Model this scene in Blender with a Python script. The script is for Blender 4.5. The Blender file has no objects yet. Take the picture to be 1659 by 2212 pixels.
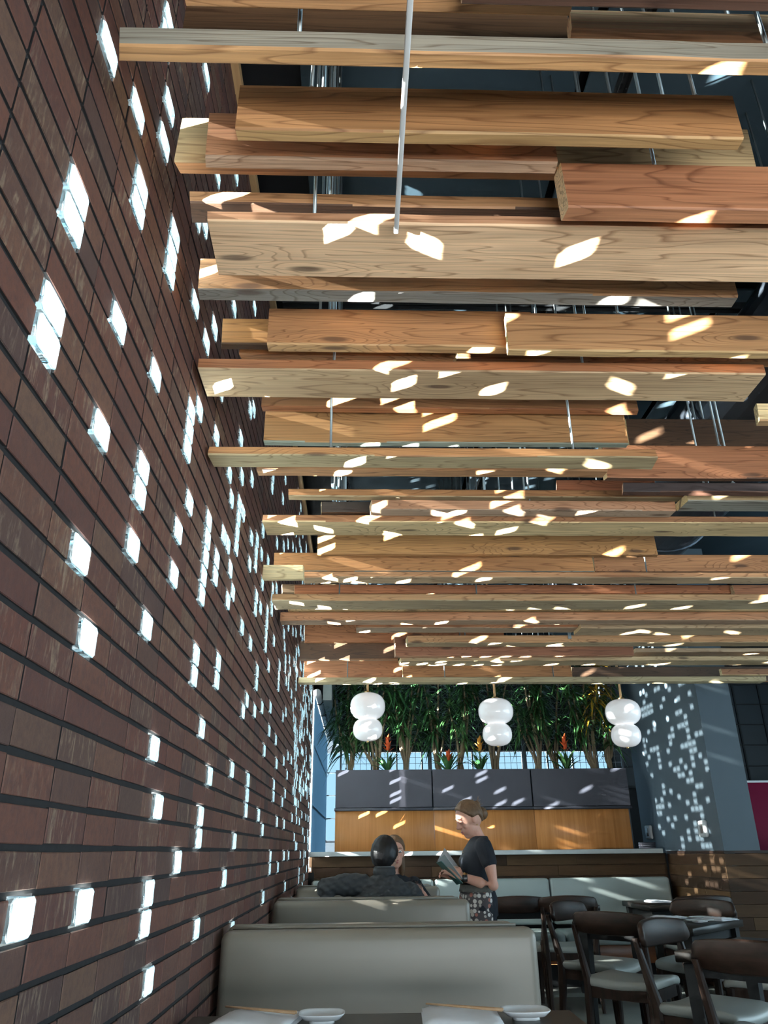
import bpy, bmesh, math, random
from mathutils import Vector, Matrix, Euler
random.seed(11)
R = math.radians
C = bpy.context.scene.collection
SC = bpy.context.scene

# ------------------------------------------------------------------ camera
F_PX, PITCH, YAW, ROLL = 1628.99, 0.422444, 0.035337, -0.010529
CAM = Vector((0.5292, 0.0, 1.2))
_fw = Vector((math.sin(YAW)*math.cos(PITCH), math.cos(YAW)*math.cos(PITCH), math.sin(PITCH)))
_r0 = Vector((math.cos(YAW), -math.sin(YAW), 0)); _u0 = _r0.cross(_fw)
_rt = _r0*math.cos(ROLL)+_u0*math.sin(ROLL); _up = -_r0*math.sin(ROLL)+_u0*math.cos(ROLL)
cd = bpy.data.cameras.new('camera'); cam = bpy.data.objects.new('camera', cd); C.objects.link(cam)
M3 = Matrix((_rt, _up, -_fw)).transposed().to_4x4(); M3.translation = CAM; cam.matrix_world = M3
cd.sensor_fit = 'HORIZONTAL'; cd.sensor_width = 36.0; cd.lens = F_PX/1659*36.0
cd.clip_start = 0.02; cd.clip_end = 400
SC.camera = cam

# ------------------------------------------------------------------ world, sun, added lamps, exposure
W = bpy.data.worlds.new('sky'); SC.world = W; W.use_nodes = True
bg = W.node_tree.nodes['Background']; bg.inputs[0].default_value = (0.62, 0.86, 1.0, 1); bg.inputs[1].default_value = 5.5
SC.view_settings.view_transform = 'Standard'; SC.view_settings.look = 'None'
SC.view_settings.gamma = 1.0; SC.view_settings.use_curve_mapping = False; SC.view_settings.exposure = 0.0
SC.cycles.max_bounces = 7; SC.cycles.diffuse_bounces = 3; SC.cycles.glossy_bounces = 3; SC.cycles.transparent_max_bounces = 16; SC.cycles.transmission_bounces = 6
SC.cycles.sample_clamp_indirect = 4.0; SC.cycles.caustics_reflective = False; SC.cycles.use_adaptive_sampling = True; SC.cycles.adaptive_threshold = 0.07; SC.cycles.adaptive_min_samples = 16; SC.cycles.use_light_tree = False

def sun_lamp(name, direction, strength, col, angle):
    l = bpy.data.lights.new(name, 'SUN'); l.energy = strength; l.color = col; l.angle = R(angle)
    o = bpy.data.objects.new(name, l); C.objects.link(o)
    o.rotation_euler = Vector(direction).to_track_quat('-Z', 'Y').to_euler()
    return o
def area_lamp(name, loc, direction, sx, sy, power, col):
    l = bpy.data.lights.new(name, 'AREA'); l.shape = 'RECTANGLE'; l.size = sx; l.size_y = sy; l.energy = power; l.color = col
    o = bpy.data.objects.new(name, l); C.objects.link(o); o.location = loc
    o.rotation_euler = Vector(direction).to_track_quat('-Z', 'Z').to_euler()
    return o
# low winter sun outside the brick screen; two added suns stand in for its reflections inside the glass bricks
sun_lamp('sun', (1.0, 0.13, -0.30), 210.0, (1.0, 0.97, 0.92), 0.5)
sun_lamp('added_sun_up_near', (1.0, -0.55, 0.46), 2300.0, (1.0, 0.97, 0.92), 0.5)
sun_lamp('added_sun_up_far', (1.0, 0.50, 0.42), 1300.0, (1.0, 0.97, 0.92), 0.5)
# added fill lamps, out of view behind the camera and at the far right
area_lamp('added_rear_fill', (2.6, -1.72, .80), (0, 1, .75), 4.6, 0.9, 84.0, (1.0, 0.95, 0.88)).data.spread = R(125)
area_lamp('added_side_fill', (8.9, 3.0, 1.9), (-1, 0, 0), 9.0, 2.6, 22.0, (0.88, 0.95, 1.0))

# ------------------------------------------------------------------ node helpers
class NT:
    def __init__(s, name):
        s.m = bpy.data.materials.new(name); s.m.use_nodes = True; s.t = s.m.node_tree; s.t.nodes.clear()
        s.out = s.n('ShaderNodeOutputMaterial')
    def n(s, typ, **kw):
        nd = s.t.nodes.new(typ)
        for k, v in kw.items():
            if k.startswith('i_'):
                key = k[2:]; nd.inputs[int(key) if key.isdigit() else key.replace('_', ' ')].default_value = v
            else: setattr(nd, k, v)
        return nd
    def l(s, a, b): s.t.links.new(a, b)
    def math(s, op, a, b=None, clamp=False):
        nd = s.n('ShaderNodeMath', operation=op, use_clamp=clamp)
        for i, v in enumerate((a, b)):
            if v is None: continue
            if isinstance(v, (int, float)): nd.inputs[i].default_value = v
            else: s.l(v, nd.inputs[i])
        return nd.outputs[0]
    def mix(s, fac, a, b, blend='MIX'):
        nd = s.n('ShaderNodeMix', data_type='RGBA', blend_type=blend)
        for i, v in ((0, fac), (6, a), (7, b)):
            if isinstance(v, (int, float)): nd.inputs[i].default_value = v
            elif isinstance(v, tuple): nd.inputs[i].default_value = (*v, 1) if len(v) == 3 else v
            else: s.l(v, nd.inputs[i])
        return nd.outputs[2]
    def ramp(s, fac, stops, interp='LINEAR'):
        nd = s.n('ShaderNodeValToRGB'); nd.color_ramp.interpolation = interp; e = nd.color_ramp.elements
        while len(e) < len(stops): e.new(0.5)
        for i, (p, c) in enumerate(stops): e[i].position = p; e[i].color = (*c, 1) if len(c) == 3 else c
        s.l(fac, nd.inputs[0]); return nd.outputs[0]
    def noise(s, vec, scale, detail=3.0, rough=0.55, dist=0.0):
        nd = s.n('ShaderNodeTexNoise', i_Scale=scale, i_Detail=detail, i_Roughness=rough, i_Distortion=dist)
        if vec is not None: s.l(vec, nd.inputs['Vector'])
        return nd
    def coord(s, kind='Object', scale=(1, 1, 1), loc=(0, 0, 0)):
        tc = s.n('ShaderNodeTexCoord'); mp = s.n('ShaderNodeMapping'); mp.inputs['Scale'].default_value = scale; mp.inputs['Location'].default_value = loc
        s.l(tc.outputs[kind], mp.inputs[0]); return mp.outputs[0]
    def bsdf(s, col, rough=0.5, bump=None, bstr=0.2, bdist=0.01, **kw):
        b = s.n('ShaderNodeBsdfPrincipled')
        if isinstance(col, tuple): b.inputs['Base Color'].default_value = (*col, 1)
        else: s.l(col, b.inputs['Base Color'])
        if isinstance(rough, (int, float)): b.inputs['Roughness'].default_value = rough
        else: s.l(rough, b.inputs['Roughness'])
        for k, v in kw.items(): b.inputs[k.replace('_', ' ')].default_value = v
        if bump is not None:
            bp = s.n('ShaderNodeBump', i_Strength=bstr, i_Distance=bdist); s.l(bump, bp.inputs['Height']); s.l(bp.outputs[0], b.inputs['Normal'])
        s.l(b.outputs[0], s.out.inputs[0]); return b

def lin(r, g, b):
    f = lambda c: (c/255/12.92 if c/255 <= 0.04045 else ((c/255+0.055)/1.055)**2.4)
    return (f(r), f(g), f(b))

M = {}
def plain(name, col, rough=0.5, var=0.12, scale=20, bstr=0.05, **kw):
    t = NT(name); v = t.coord('Object'); nz = t.noise(v, scale, 4)
    c = t.mix(nz.outputs[0], tuple(x*(1-var) for x in col), tuple(min(1, x*(1+var)) for x in col))
    kw.setdefault('Specular_IOR_Level', .25)
    if bstr > .1: t.bsdf(c, rough, nz.outputs[0], bstr, 0.004, **kw)
    else: t.bsdf(c, rough, **kw)
    M[name] = t.m; return t.m

# bricks: the tint of each brick comes from the cell it sits in, streaks of pale slip run down it
BL, BH, BD0, BZ0 = 0.197, 0.0677, 1.4027, 1.2101
t = NT('brick_clay'); geo = t.n('ShaderNodeNewGeometry')
mp = t.n('ShaderNodeMapping'); t.l(geo.outputs['Position'], mp.inputs[0])
mp.inputs['Location'].default_value = (0.5, -BD0/BL+40, -BZ0/BH+40); mp.inputs['Scale'].default_value = (0, 1/BL, 1/BH)
fl = t.n('ShaderNodeVectorMath', operation='FLOOR'); t.l(mp.outputs[0], fl.inputs[0])
wn = t.n('ShaderNodeTexWhiteNoise', noise_dimensions='3D'); t.l(fl.outputs[0], wn.inputs['Vector'])
base = t.ramp(wn.outputs['Value'], [(0, (.125, .042, .029)), (.3, (.142, .058, .038)), (.5, (.100, .038, .030)), (.72, (.150, .070, .044)), (.88, (.066, .035, .031)), (1, (.165, .088, .054))])
sp = t.n('ShaderNodeMapping'); t.l(geo.outputs['Position'], sp.inputs[0]); sp.inputs['Scale'].default_value = (60, 60, 11)
ns = t.noise(sp.outputs[0], 1.0, 4, 0.6, 1.2)
sep = t.n('ShaderNodeSeparateColor'); t.l(wn.outputs['Color'], sep.inputs[0])
stq = t.math('MULTIPLY', t.ramp(ns.outputs[0], [(.52, (0, 0, 0)), (.68, (1, 1, 1))]), t.ramp(sep.outputs[1], [(.40, (0.03, 0.03, 0.03)), (.75, (.8, .8, .8))]))
c1 = t.mix(stq, base, (.30, .22, .15))
nb = t.noise(geo.outputs['Position'], 55, 5, .7)
c2 = t.mix(t.ramp(nb.outputs[0], [(.35, (.55, .55, .55)), (.6, (0, 0, 0))]), c1, (.06, .03, .03))
t.bsdf(c2, .72, nb.outputs[0], .35, .004); M['brick'] = t.m

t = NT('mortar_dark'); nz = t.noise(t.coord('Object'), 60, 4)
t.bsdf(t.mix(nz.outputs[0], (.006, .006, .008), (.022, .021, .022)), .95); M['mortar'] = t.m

# cast glass brick: clear refraction with a lightly frosted skin
t = NT('cast_glass'); nz = t.noise(t.coord('Object'), 26, 3, .6, .8)
bp = t.n('ShaderNodeBump', i_Strength=.18, i_Distance=.004); t.l(nz.outputs[0], bp.inputs['Height'])
gl = t.n('ShaderNodeBsdfGlass', i_Color=(.93, 1, 1, 1), i_Roughness=.06, i_IOR=1.47); t.l(bp.outputs[0], gl.inputs['Normal'])
tr = t.n('ShaderNodeBsdfTransparent', i_Color=(.97, 1, 1, 1))
mx = t.n('ShaderNodeMixShader', i_0=.28); t.l(gl.outputs[0], mx.inputs[1]); t.l(tr.outputs[0], mx.inputs[2]); t.l(mx.outputs[0], t.out.inputs[0]); M['glass_brick'] = t.m
t = NT('cast_glass_edge'); gl = t.n('ShaderNodeBsdfGlass', i_Color=(.90, .98, 1, 1), i_Roughness=.05, i_IOR=1.47); t.l(gl.outputs[0], t.out.inputs[0]); M['glass_edge'] = t.m

# reclaimed timber: painted-in tint per face (sawn, planed or weathered side), grain along the length
t = NT('reclaimed_timber'); at = t.n('ShaderNodeAttribute', attribute_name='tint'); oi = t.n('ShaderNodeObjectInfo')
tc = t.n('ShaderNodeTexCoord'); va = t.n('ShaderNodeVectorMath', operation='ADD'); t.l(tc.outputs['Object'], va.inputs[0])
cm = t.n('ShaderNodeCombineXYZ'); rr = t.math('MULTIPLY', oi.outputs['Random'], 37.0)
for i in range(3): t.l(rr, cm.inputs[i])
t.l(cm.outputs[0], va.inputs[1])
def stretch(sc):
    m_ = t.n('ShaderNodeMapping'); m_.inputs['Scale'].default_value = sc; t.l(va.outputs[0], m_.inputs[0]); return m_.outputs[0]
n1 = t.noise(stretch((.9, 12, 12)), 1.0, 2, .45, .35)
sx_ = t.n('ShaderNodeSeparateXYZ'); t.l(va.outputs[0], sx_.inputs[0]); cv = t.n('ShaderNodeCombineXYZ')
t.l(t.math('MULTIPLY', sx_.outputs[0], 1.5), cv.inputs[0]); t.l(t.math('MULTIPLY', t.math('ADD', sx_.outputs[1], sx_.outputs[2]), 6.5), cv.inputs[1]); t.l(rr, cv.inputs[2])
vo = t.n('ShaderNodeTexVoronoi', i_Scale=1.0, voronoi_dimensions='2D'); t.l(cv.outputs[0], vo.inputs['Vector'])
sk = t.n('ShaderNodeSeparateColor'); t.l(vo.outputs['Color'], sk.inputs[0]); has = t.math('GREATER_THAN', sk.outputs[0], .45)
knot = t.math('MULTIPLY', t.ramp(vo.outputs['Distance'], [(0, (1, 1, 1)), (.045, (.9, .9, .9)), (.085, (0, 0, 0))]), has)
bend = t.math('MULTIPLY', t.ramp(vo.outputs['Distance'], [(0, (1, 1, 1)), (.40, (0, 0, 0))], 'EASE'), has)
rings = t.math('FRACT', t.math('MULTIPLY', t.math('ADD', n1.outputs[0], t.math('MULTIPLY', bend, .30)), 16.0))
ringc = t.ramp(rings, [(0, (.42, .34, .28)), (.10, (1, 1, 1)), (.82, (.93, .92, .9)), (1, (.42, .34, .28))])
n2 = t.noise(stretch((2.2, 150, 150)), 1.0, 4, .6)
n3 = t.noise(stretch((1.1, 5, 5)), 1.0, 3, .5)
g = t.mix(.8, at.outputs['Color'], ringc, 'MULTIPLY')
g = t.mix(.5, g, t.ramp(n2.outputs[0], [(.3, (.45, .42, .4)), (.62, (1.2, 1.15, 1.1))]), 'MULTIPLY')
g = t.mix(.6, g, t.ramp(n3.outputs[0], [(.3, (.52, .45, .4)), (.65, (1.25, 1.25, 1.25))]), 'MULTIPLY')
g = t.mix(t.math('MULTIPLY', knot, .85), g, (.07, .035, .02))
t.bsdf(g, .62, n2.outputs[0], .3, .003); M['timber'] = t.m

def woodmat(name, a, b, rough, sc=(3, 40, 40), coord='Object', spec=.4):
    t = NT(name); v = t.coord(coord, sc); nz = t.noise(v, 1, 4, .6, .8)
    c = t.ramp(nz.outputs[0], [(.3, a), (.7, b)]); t.bsdf(c, rough, Specular_IOR_Level=spec); M[name] = t.m
woodmat('walnut', (.009, .005, .004), (.028, .015, .010), .5, (30, 30, 4), spec=.25)
woodmat('walnut_rail', (.010, .006, .004), (.031, .016, .011), .46, (5, 30, 30), spec=.25)
woodmat('espresso_top', (.008, .007, .006), (.020, .016, .014), .34, (4, 40, 40), spec=.3)
woodmat('orange_veneer', (.42, .165, .040), (.56, .245, .075), .4, (26, 26, 1.2))
woodmat('cherry_base', (.20, .065, .025), (.30, .11, .045), .4, (4, 40, 40))
woodmat('bamboo', (.42, .26, .14), (.52, .34, .20), .45, (6, 80, 80))
woodmat('trim_pine', (.50, .30, .14), (.62, .40, .2), .5, (30, 3, 30))
t = NT('plank'); oi = t.n('ShaderNodeObjectInfo'); nz = t.noise(t.coord('Object', (4, 40, 40)), 1, 4, .6, .8)
bc = t.ramp(oi.outputs['Random'], [(0, (.046, .025, .014)), (.35, (.095, .055, .028)), (.6, (.030, .018, .012)), (1, (.13, .078, .038))])
t.bsdf(t.mix(nz.outputs[0], bc, t.mix(1.0, bc, (.45, .42, .4), 'MULTIPLY')), .65, nz.outputs[0], .1, .003, Specular_IOR_Level=.15); M['plank'] = t.m

def leather(name, col):
    t = NT(name); v = t.coord('Object'); b = t.noise(v, 3, 2)
    c = t.mix(b.outputs[0], tuple(x*.88 for x in col), tuple(min(1, x*1.08) for x in col)); t.bsdf(c, .36, Specular_IOR_Level=.45); M[name] = t.m
leather('leather_taupe', (.205, .19, .16)); leather('leather_sand', (.40, .42, .39)); leather('leather_mist', (.45, .52, .505))
plain('paint_slate', (.080, .108, .130), .55, .05, 6, .02)
plain('paint_black', (.008, .009, .010), .7)
plain('pane_dark', (.010, .014, .018), .5)
plain('ceiling_board', (.018, .034, .046), .75, .25, 3, .1)
plain('ceiling_black', (.006, .007, .009), .9)
plain('duct_metal', (.05, .06, .075), .32, .1, 8, .02, Metallic=.7)
plain('strut_metal', (.016, .018, .02), .7)
plain('zinc_rod', (.36, .42, .44), .4, .1, 90, .05, Metallic=.8)
plain('planter_metal', (.045, .048, .062), .45, .12, 4, .02)
plain('stone_ledge', (.62, .66, .66), .35, .12, 14, .02)
plain('white_plastic', (.72, .74, .75), .4, .03)
plain('grey_screen', (.22, .20, .19), .3, .05)
plain('porcelain', (.80, .83, .85), .16, .03, 6, .01)
plain('linen', (.78, .80, .84), .8, .05, 40, .15)
plain('wire', (.26, .30, .32), .5, .1)
plain('bark', (.22, .17, .11), .85, .3, 40, .4)
plain('steel_post', (.10, .12, .14), .4, .1, 20, .02, Metallic=.5)
plain('magenta_panel', (.22, .010, .045), .55, .15, 3)
plain('concrete_soffit', (.20, .23, .23), .8)
plain('floor_tile', (.16, .175, .165), .5, .2, 5, .05)
plain('skin', (.56, .31, .235), .5, .06, 30, .03, Subsurface_Weight=.08)
plain('skin_tan', (.38, .22, .16), .5, .06, 30, .03, Subsurface_Weight=.08)
plain('lip', (.38, .13, .12), .4)
plain('hair_brown', (.115, .070, .040), .5, .5, 60, .4)
plain('hair_black', (.008, .008, .009), .42, .4, 60, .4)
plain('cotton_black', (.007, .010, .016), .8, .3, 60, .2)
plain('jacket_grey', (.030, .034, .038), .9, .3, 35, .3)
plain('collar_grey', (.10, .11, .12), .8)
plain('eye_white', (.7, .7, .7), .3); plain('lash', (.015, .01, .01), .6)
plain('gold', (.7, .45, .2), .3, .05, 20, .01, Metallic=1.0)
plain('watch_black', (.008, .008, .009), .2)
plain('menu_green', (.07, .19, .18), .4, .3, 8); plain('menu_page', (.55, .60, .64), .5, .1, 20)
plain('belt_grey', (.12, .12, .11), .8, .3, 70, .2)
plain('building_blue', (.30, .42, .52), .8, .1, 2)
plain('bromeliad_red', (.62, .10, .03), .5, .2, 20); plain('bromeliad_orange', (.70, .30, .05), .5, .2, 20)
# leaf greens differ from plant to plant, with some yellowed blades
t = NT('leaf'); oi = t.n('ShaderNodeObjectInfo'); nz = t.noise(t.coord('Object'), 14, 3)
bc = t.ramp(oi.outputs['Random'], [(0, (.014, .055, .022)), (.5, (.024, .080, .030)), (1, (.040, .105, .034))])
b = t.bsdf(t.mix(nz.outputs[0], bc, t.mix(1.0, bc, (1.6, 1.5, 1.2), 'MULTIPLY')), .35); M['leaf'] = t.m
plain('leaf_yellow', (.45, .28, .03), .45, .3, 20)
# apron: printed cloth with pale and rust discs on charcoal
t = NT('apron_print'); vo = t.n('ShaderNodeTexVoronoi', i_Scale=34.0, i_Randomness=.55); t.l(t.coord('Object', (1, 1, 1)), vo.inputs['Vector'])
disc = t.ramp(vo.outputs['Distance'], [(0, (1, 1, 1)), (.43, (1, 1, 1)), (.47, (0, 0, 0))], 'LINEAR')
sepc = t.n('ShaderNodeSeparateColor'); t.l(vo.outputs['Color'], sepc.inputs[0])
pc = t.ramp(sepc.outputs[0], [(0, (.55, .53, .50)), (.5, (.40, .37, .33)), (.8, (.30, .12, .09))], 'CONSTANT')
t.bsdf(t.mix(disc, (.05, .045, .05), pc), .85); M['apron'] = t.m
# clear drinking glass, window pane, opal lamp glass, roller blind
t = NT('drinking_glass'); g_ = t.n('ShaderNodeBsdfGlass', i_Roughness=.02, i_IOR=1.3, i_Color=(.95, .98, 1, 1)); tr = t.n('ShaderNodeBsdfTransparent', i_Color=(.9, .93, .95, 1))
mx = t.n('ShaderNodeMixShader', i_0=.78); t.l(g_.outputs[0], mx.inputs[1]); t.l(tr.outputs[0], mx.inputs[2]); t.l(mx.outputs[0], t.out.inputs[0]); M['clear_glass'] = t.m
t = NT('window_pane'); g_ = t.n('ShaderNodeBsdfGlossy', i_Roughness=.02); tr = t.n('ShaderNodeBsdfTransparent', i_Color=(.37, .42, .455, 1))
mx = t.n('ShaderNodeMixShader', i_0=.02); t.l(tr.outputs[0], mx.inputs[1]); t.l(g_.outputs[0], mx.inputs[2]); t.l(mx.outputs[0], t.out.inputs[0]); M['pane'] = t.m
t = NT('opal_glass'); t.bsdf((.88, .88, .89), .12, Subsurface_Weight=.0, Emission_Color=(1, .97, .96, 1), Emission_Strength=.28, Coat_Weight=.5); M['opal'] = t.m
t = NT('roller_blind'); d = t.n('ShaderNodeBsdfDiffuse', i_Color=(.26, .36, .44, 1)); tl = t.n('ShaderNodeBsdfTranslucent', i_Color=(.040, .058, .072, 1))
mx = t.n('ShaderNodeMixShader', i_0=.5); t.l(d.outputs[0], mx.inputs[1]); t.l(tl.outputs[0], mx.inputs[2]); t.l(mx.outputs[0], t.out.inputs[0]); M['blind'] = t.m

# ------------------------------------------------------------------ mesh helpers
class MB:
    def __init__(s): s.v = []; s.f = []
    def add(s, vs, fs):
        o = len(s.v); s.v += [tuple(v) for v in vs]; s.f += [tuple(i+o for i in f) for f in fs]; return s
    def box(s, a, b, mtx=None):
        (x0, y0, z0), (x1, y1, z1) = a, b
        vs = [Vector(p) for p in ((x0,y0,z0),(x1,y0,z0),(x1,y1,z0),(x0,y1,z0),(x0,y0,z1),(x1,y0,z1),(x1,y1,z1),(x0,y1,z1))]
        if mtx is not None: vs = [mtx @ v for v in vs]
        return s.add(vs, [(0,3,2,1),(4,5,6,7),(0,1,5,4),(1,2,6,5),(2,3,7,6),(3,0,4,7)])
    def tube(s, pts, rad, seg=10, cap=True):
        pts = [Vector(p) for p in pts]; n = len(pts); rad = rad if isinstance(rad, (list, tuple)) else [rad]*n
        rings = []; ref = None
        for i, p in enumerate(pts):
            d = (pts[min(i+1, n-1)]-pts[max(i-1, 0)]).normalized()
            if ref is None: ref = Vector((0, 0, 1)) if abs(d.z) < .9 else Vector((1, 0, 0))
            a = d.cross(ref).normalized(); b_ = d.cross(a).normalized()
            r = rad[i]; ra, rb = r if isinstance(r, (tuple, list)) else (r, r)
            rings.append([p+a*(ra*math.cos(2*math.pi*k/seg))+b_*(rb*math.sin(2*math.pi*k/seg)) for k in range(seg)])
        return s.loft(rings, cap)
    def loft(s, rings, cap=True):
        m = len(rings[0]); vs = [v for r in rings for v in r]; fs = []
        for i in range(len(rings)-1):
            for k in range(m): fs.append((i*m+k, i*m+(k+1) % m, (i+1)*m+(k+1) % m, (i+1)*m+k))
        if cap: fs.append(tuple(range(m))[::-1]); fs.append(tuple((len(rings)-1)*m+k for k in range(m)))
        return s.add(vs, fs)
    def ell(s, c, r, mtx=None, u=20, v=14):
        vs = []; fs = []
        for i in range(v+1):
            th = math.pi*i/v
            for k in range(u):
                ph = 2*math.pi*k/u; p = Vector((r[0]*math.sin(th)*math.cos(ph), r[1]*math.sin(th)*math.sin(ph), r[2]*math.cos(th)))
                p = p+Vector(c)
                vs.append(mtx @ p if mtx is not None else p)
        for i in range(v):
            for k in range(u): fs.append((i*u+k, (i+1)*u+k, (i+1)*u+(k+1) % u, i*u+(k+1) % u))
        return s.add(vs, fs)
    def lathe(s, prof, seg=32, c=(0, 0, 0), cap=False):
        return s.loft([[Vector((c[0]+r*math.cos(2*math.pi*k/seg), c[1]+r*math.sin(2*math.pi*k/seg), c[2]+z)) for k in range(seg)] for r, z in prof], cap)
    def mesh(s, name, fix=True, weld=False):
        me = bpy.data.meshes.new(name); me.from_pydata(s.v, [], s.f); me.update()
        if fix:
            bm = bmesh.new(); bm.from_mesh(me)
            if weld: bmesh.ops.remove_doubles(bm, verts=bm.verts, dist=1e-5)
            bmesh.ops.recalc_face_normals(bm, faces=bm.faces); bm.to_mesh(me); bm.free()
        return me

def obj(name, me, mat, parent=None, loc=None, smooth=False, kind=None):
    if isinstance(me, MB): me = me.mesh(name)
    if mat is not None and not me.materials: me.materials.append(M[mat] if isinstance(mat, str) else mat)
    if smooth:
        for p in me.polygons: p.use_smooth = True
    o = bpy.data.objects.new(name, me); C.objects.link(o)
    if loc is not None: o.location = loc
    if parent is not None: o.parent = parent
    if kind: o['kind'] = kind
    return o
def tag(o, label=None, cat=None, group=None, kind=None):
    if label: o['label'] = label
    if cat: o['category'] = cat
    if group: o['group'] = group
    if kind: o['kind'] = kind
    return o
def thing(name, loc, label, cat, group=None, rz=0.0, kind=None):
    o = bpy.data.objects.new(name, None); C.objects.link(o); o.location = loc; o.rotation_euler = (0, 0, rz); o.empty_display_size = .1
    return tag(o, label, cat, group, kind)
def struct(name, me, mat, parent=None):
    return obj(name, me, mat, parent, kind='structure')
def copy_tree(o, parent=None):
    c = o.copy(); C.objects.link(c); c.parent = parent
    for ch in o.children: copy_tree(ch, c)
    return c
def rbox(name, a, b, r, seg=3, taper=None, puff=0.0):
    """rounded (bevelled) box mesh, optionally puffed like a cushion"""
    bm = bmesh.new(); bmesh.ops.create_cube(bm, size=1)
    for v in bm.verts: v.co = Vector([(a[i]+b[i])/2+v.co[i]*(b[i]-a[i]) for i in range(3)])
    bmesh.ops.bevel(bm, geom=list(bm.edges), offset=r, segments=seg, profile=.5, affect='EDGES', clamp_overlap=True)
    if puff:
        bmesh.ops.subdivide_edges(bm, edges=[e for e in bm.edges if e.calc_length() > .12], cuts=6, use_grid_fill=True)
        c = [(a[i]+b[i])/2 for i in range(3)]; h = [(b[i]-a[i])/2 for i in range(3)]; k = min(range(3), key=lambda i: h[i])
        for v in bm.verts:
            q = [(v.co[i]-c[i])/h[i] for i in range(3)]; w = 1
            for i in range(3):
                if i != k: w *= max(0, 1-q[i]**2)
            v.co[k] += (1 if q[k] > 0 else -1)*puff*w
    if taper: 
        for v in bm.verts: v.co = taper(v.co.copy())
    me = bpy.data.meshes.new(name); bm.to_mesh(me); bm.free()
    for p in me.polygons: p.use_smooth = True
    return me
def remeshed(name, mb, voxel, smooth=2):
    """fuse overlapping closed pieces into one continuous skin"""
    me = mb.mesh(name); o = bpy.data.objects.new(name, me); sc2 = bpy.data.scenes.new('bench'); sc2.collection.objects.link(o)
    m = o.modifiers.new('r', 'REMESH'); m.mode = 'VOXEL'; m.voxel_size = voxel
    if smooth: s = o.modifiers.new('s', 'SMOOTH'); s.factor = .5; s.iterations = smooth
    vl = sc2.view_layers[0]; vl.update(); dg = vl.depsgraph
    out = bpy.data.meshes.new_from_object(o.evaluated_get(dg), depsgraph=dg)
    bpy.data.objects.remove(o); bpy.data.meshes.remove(me); bpy.data.scenes.remove(sc2); out.name = name
    out.materials.clear()
    for p in out.polygons: p.use_smooth = True
    return out

# ------------------------------------------------------------------ the setting
FLOOR_Z, CEIL_Z, BACK_Y = 0.0, 4.12, 8.9
def proj(p):
    d = Vector(p)-CAM; w = d.dot(_fw)
    if w < .05: return None
    return (829.5+F_PX*d.dot(_rt)/w, 1106-F_PX*d.dot(_up)/w, w)

fl_ = struct('floor', MB().box((-.1, -3, -.05), (9, 13.3, 0)), 'floor_tile')
tile_m = rbox('floor_slab', (-.595, -.595, 0), (.595, .595, .006), .003, 1); tile_m.materials.append(M['floor_tile'])
for i in range(7):
    for j in range(13):
        o = obj('floor_slab', tile_m, None, fl_, (1.9+i*1.2-.6, -2.4+j*1.2, 0))

# brick screen wall: every brick and glass brick sits in a stacked grid of cells
GLASS = {-11:(44,61,63,75,),-10:(59,67,),-8:(57,65,69,),-7:(66,),-6:(46,50,54,),-5:(8,22,66,),-4:(14,33,47,61,68,),-3:(7,61,72,),-2:(-1,2,7,19,36,41,67,),-1:(10,36,45,49,62,67,69,),0:(13,21,56,57,73,),1:(7,13,31,54,67,72,74,),2:(24,29,39,44,64,72,),3:(6,14,24,51,56,59,),4:(19,24,36,42,55,62,68,72,),5:(0,12,36,44,53,54,55,57,),6:(51,53,60,72,),7:(-1,4,10,30,37,45,52,54,58,59,61,63,64,69,),8:(10,14,21,42,53,55,58,59,63,66,67,68,70,73,),9:(2,14,22,25,32,36,45,48,52,54,60,67,74,75,),10:(6,28,51,53,62,66,69,70,71,),11:(-4,-1,2,10,25,32,51,52,54,55,64,),12:(-4,2,6,10,25,40,51,53,59,60,61,66,73,),13:(10,12,15,19,22,42,50,51,53,56,57,65,72,73,),14:(7,10,12,16,30,36,49,51,56,58,59,61,),15:(-4,-1,10,15,28,36,48,57,59,62,73,75,),16:(-4,2,6,13,14,23,28,36,41,43,46,50,58,59,66,67,70,71,72,),17:(6,16,23,25,28,32,40,43,56,58,59,60,61,66,),18:(6,16,20,28,40,44,50,61,62,64,66,),19:(7,14,16,22,25,30,39,43,50,59,62,64,71,73,),20:(-1,10,13,16,17,20,22,30,38,47,49,50,51,54,55,60,62,68,72,),21:(-1,2,22,24,30,37,49,60,64,67,69,),22:(-4,2,16,27,32,41,49,54,55,58,60,61,62,71,72,),23:(-2,2,5,7,10,24,45,51,52,58,61,63,68,70,71,72,),24:(15,19,48,61,65,70,72,),25:(0,8,57,59,60,67,69,),26:(31,53,55,61,62,69,73,),27:(0,4,53,57,61,63,64,73,),28:(5,17,35,51,57,60,62,64,65,72,),29:(-1,18,27,50,52,54,56,58,60,63,66,69,),30:(-1,11,27,38,59,60,69,73,),31:(59,60,61,62,66,69,72,),32:(33,42,54,55,57,58,60,65,69,70,71,73,),33:(6,45,53,56,60,64,65,73,),34:(55,60,61,62,64,73,),35:(3,34,44,53,54,60,69,71,),36:(16,48,50,51,53,58,61,62,69,),38:(9,58,61,66,69,70,71,72,),39:(47,51,56,65,69,70,71,72,),40:(56,59,60,63,71,),41:(45,48,61,66,67,70,)}
glass = {(c, r) for r, cs in GLASS.items() for c in cs}
WT = .058
wall = thing('wall_left', (0, 0, 0), 'tall stacked red brown brick screen wall dotted with small glowing glass bricks', None, kind='structure')
C_MIN, C_MAX, R_MIN, R_MAX = -16, 37, -18, 42
brick_cells = []; glass_cells = []; mort = MB()
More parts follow.
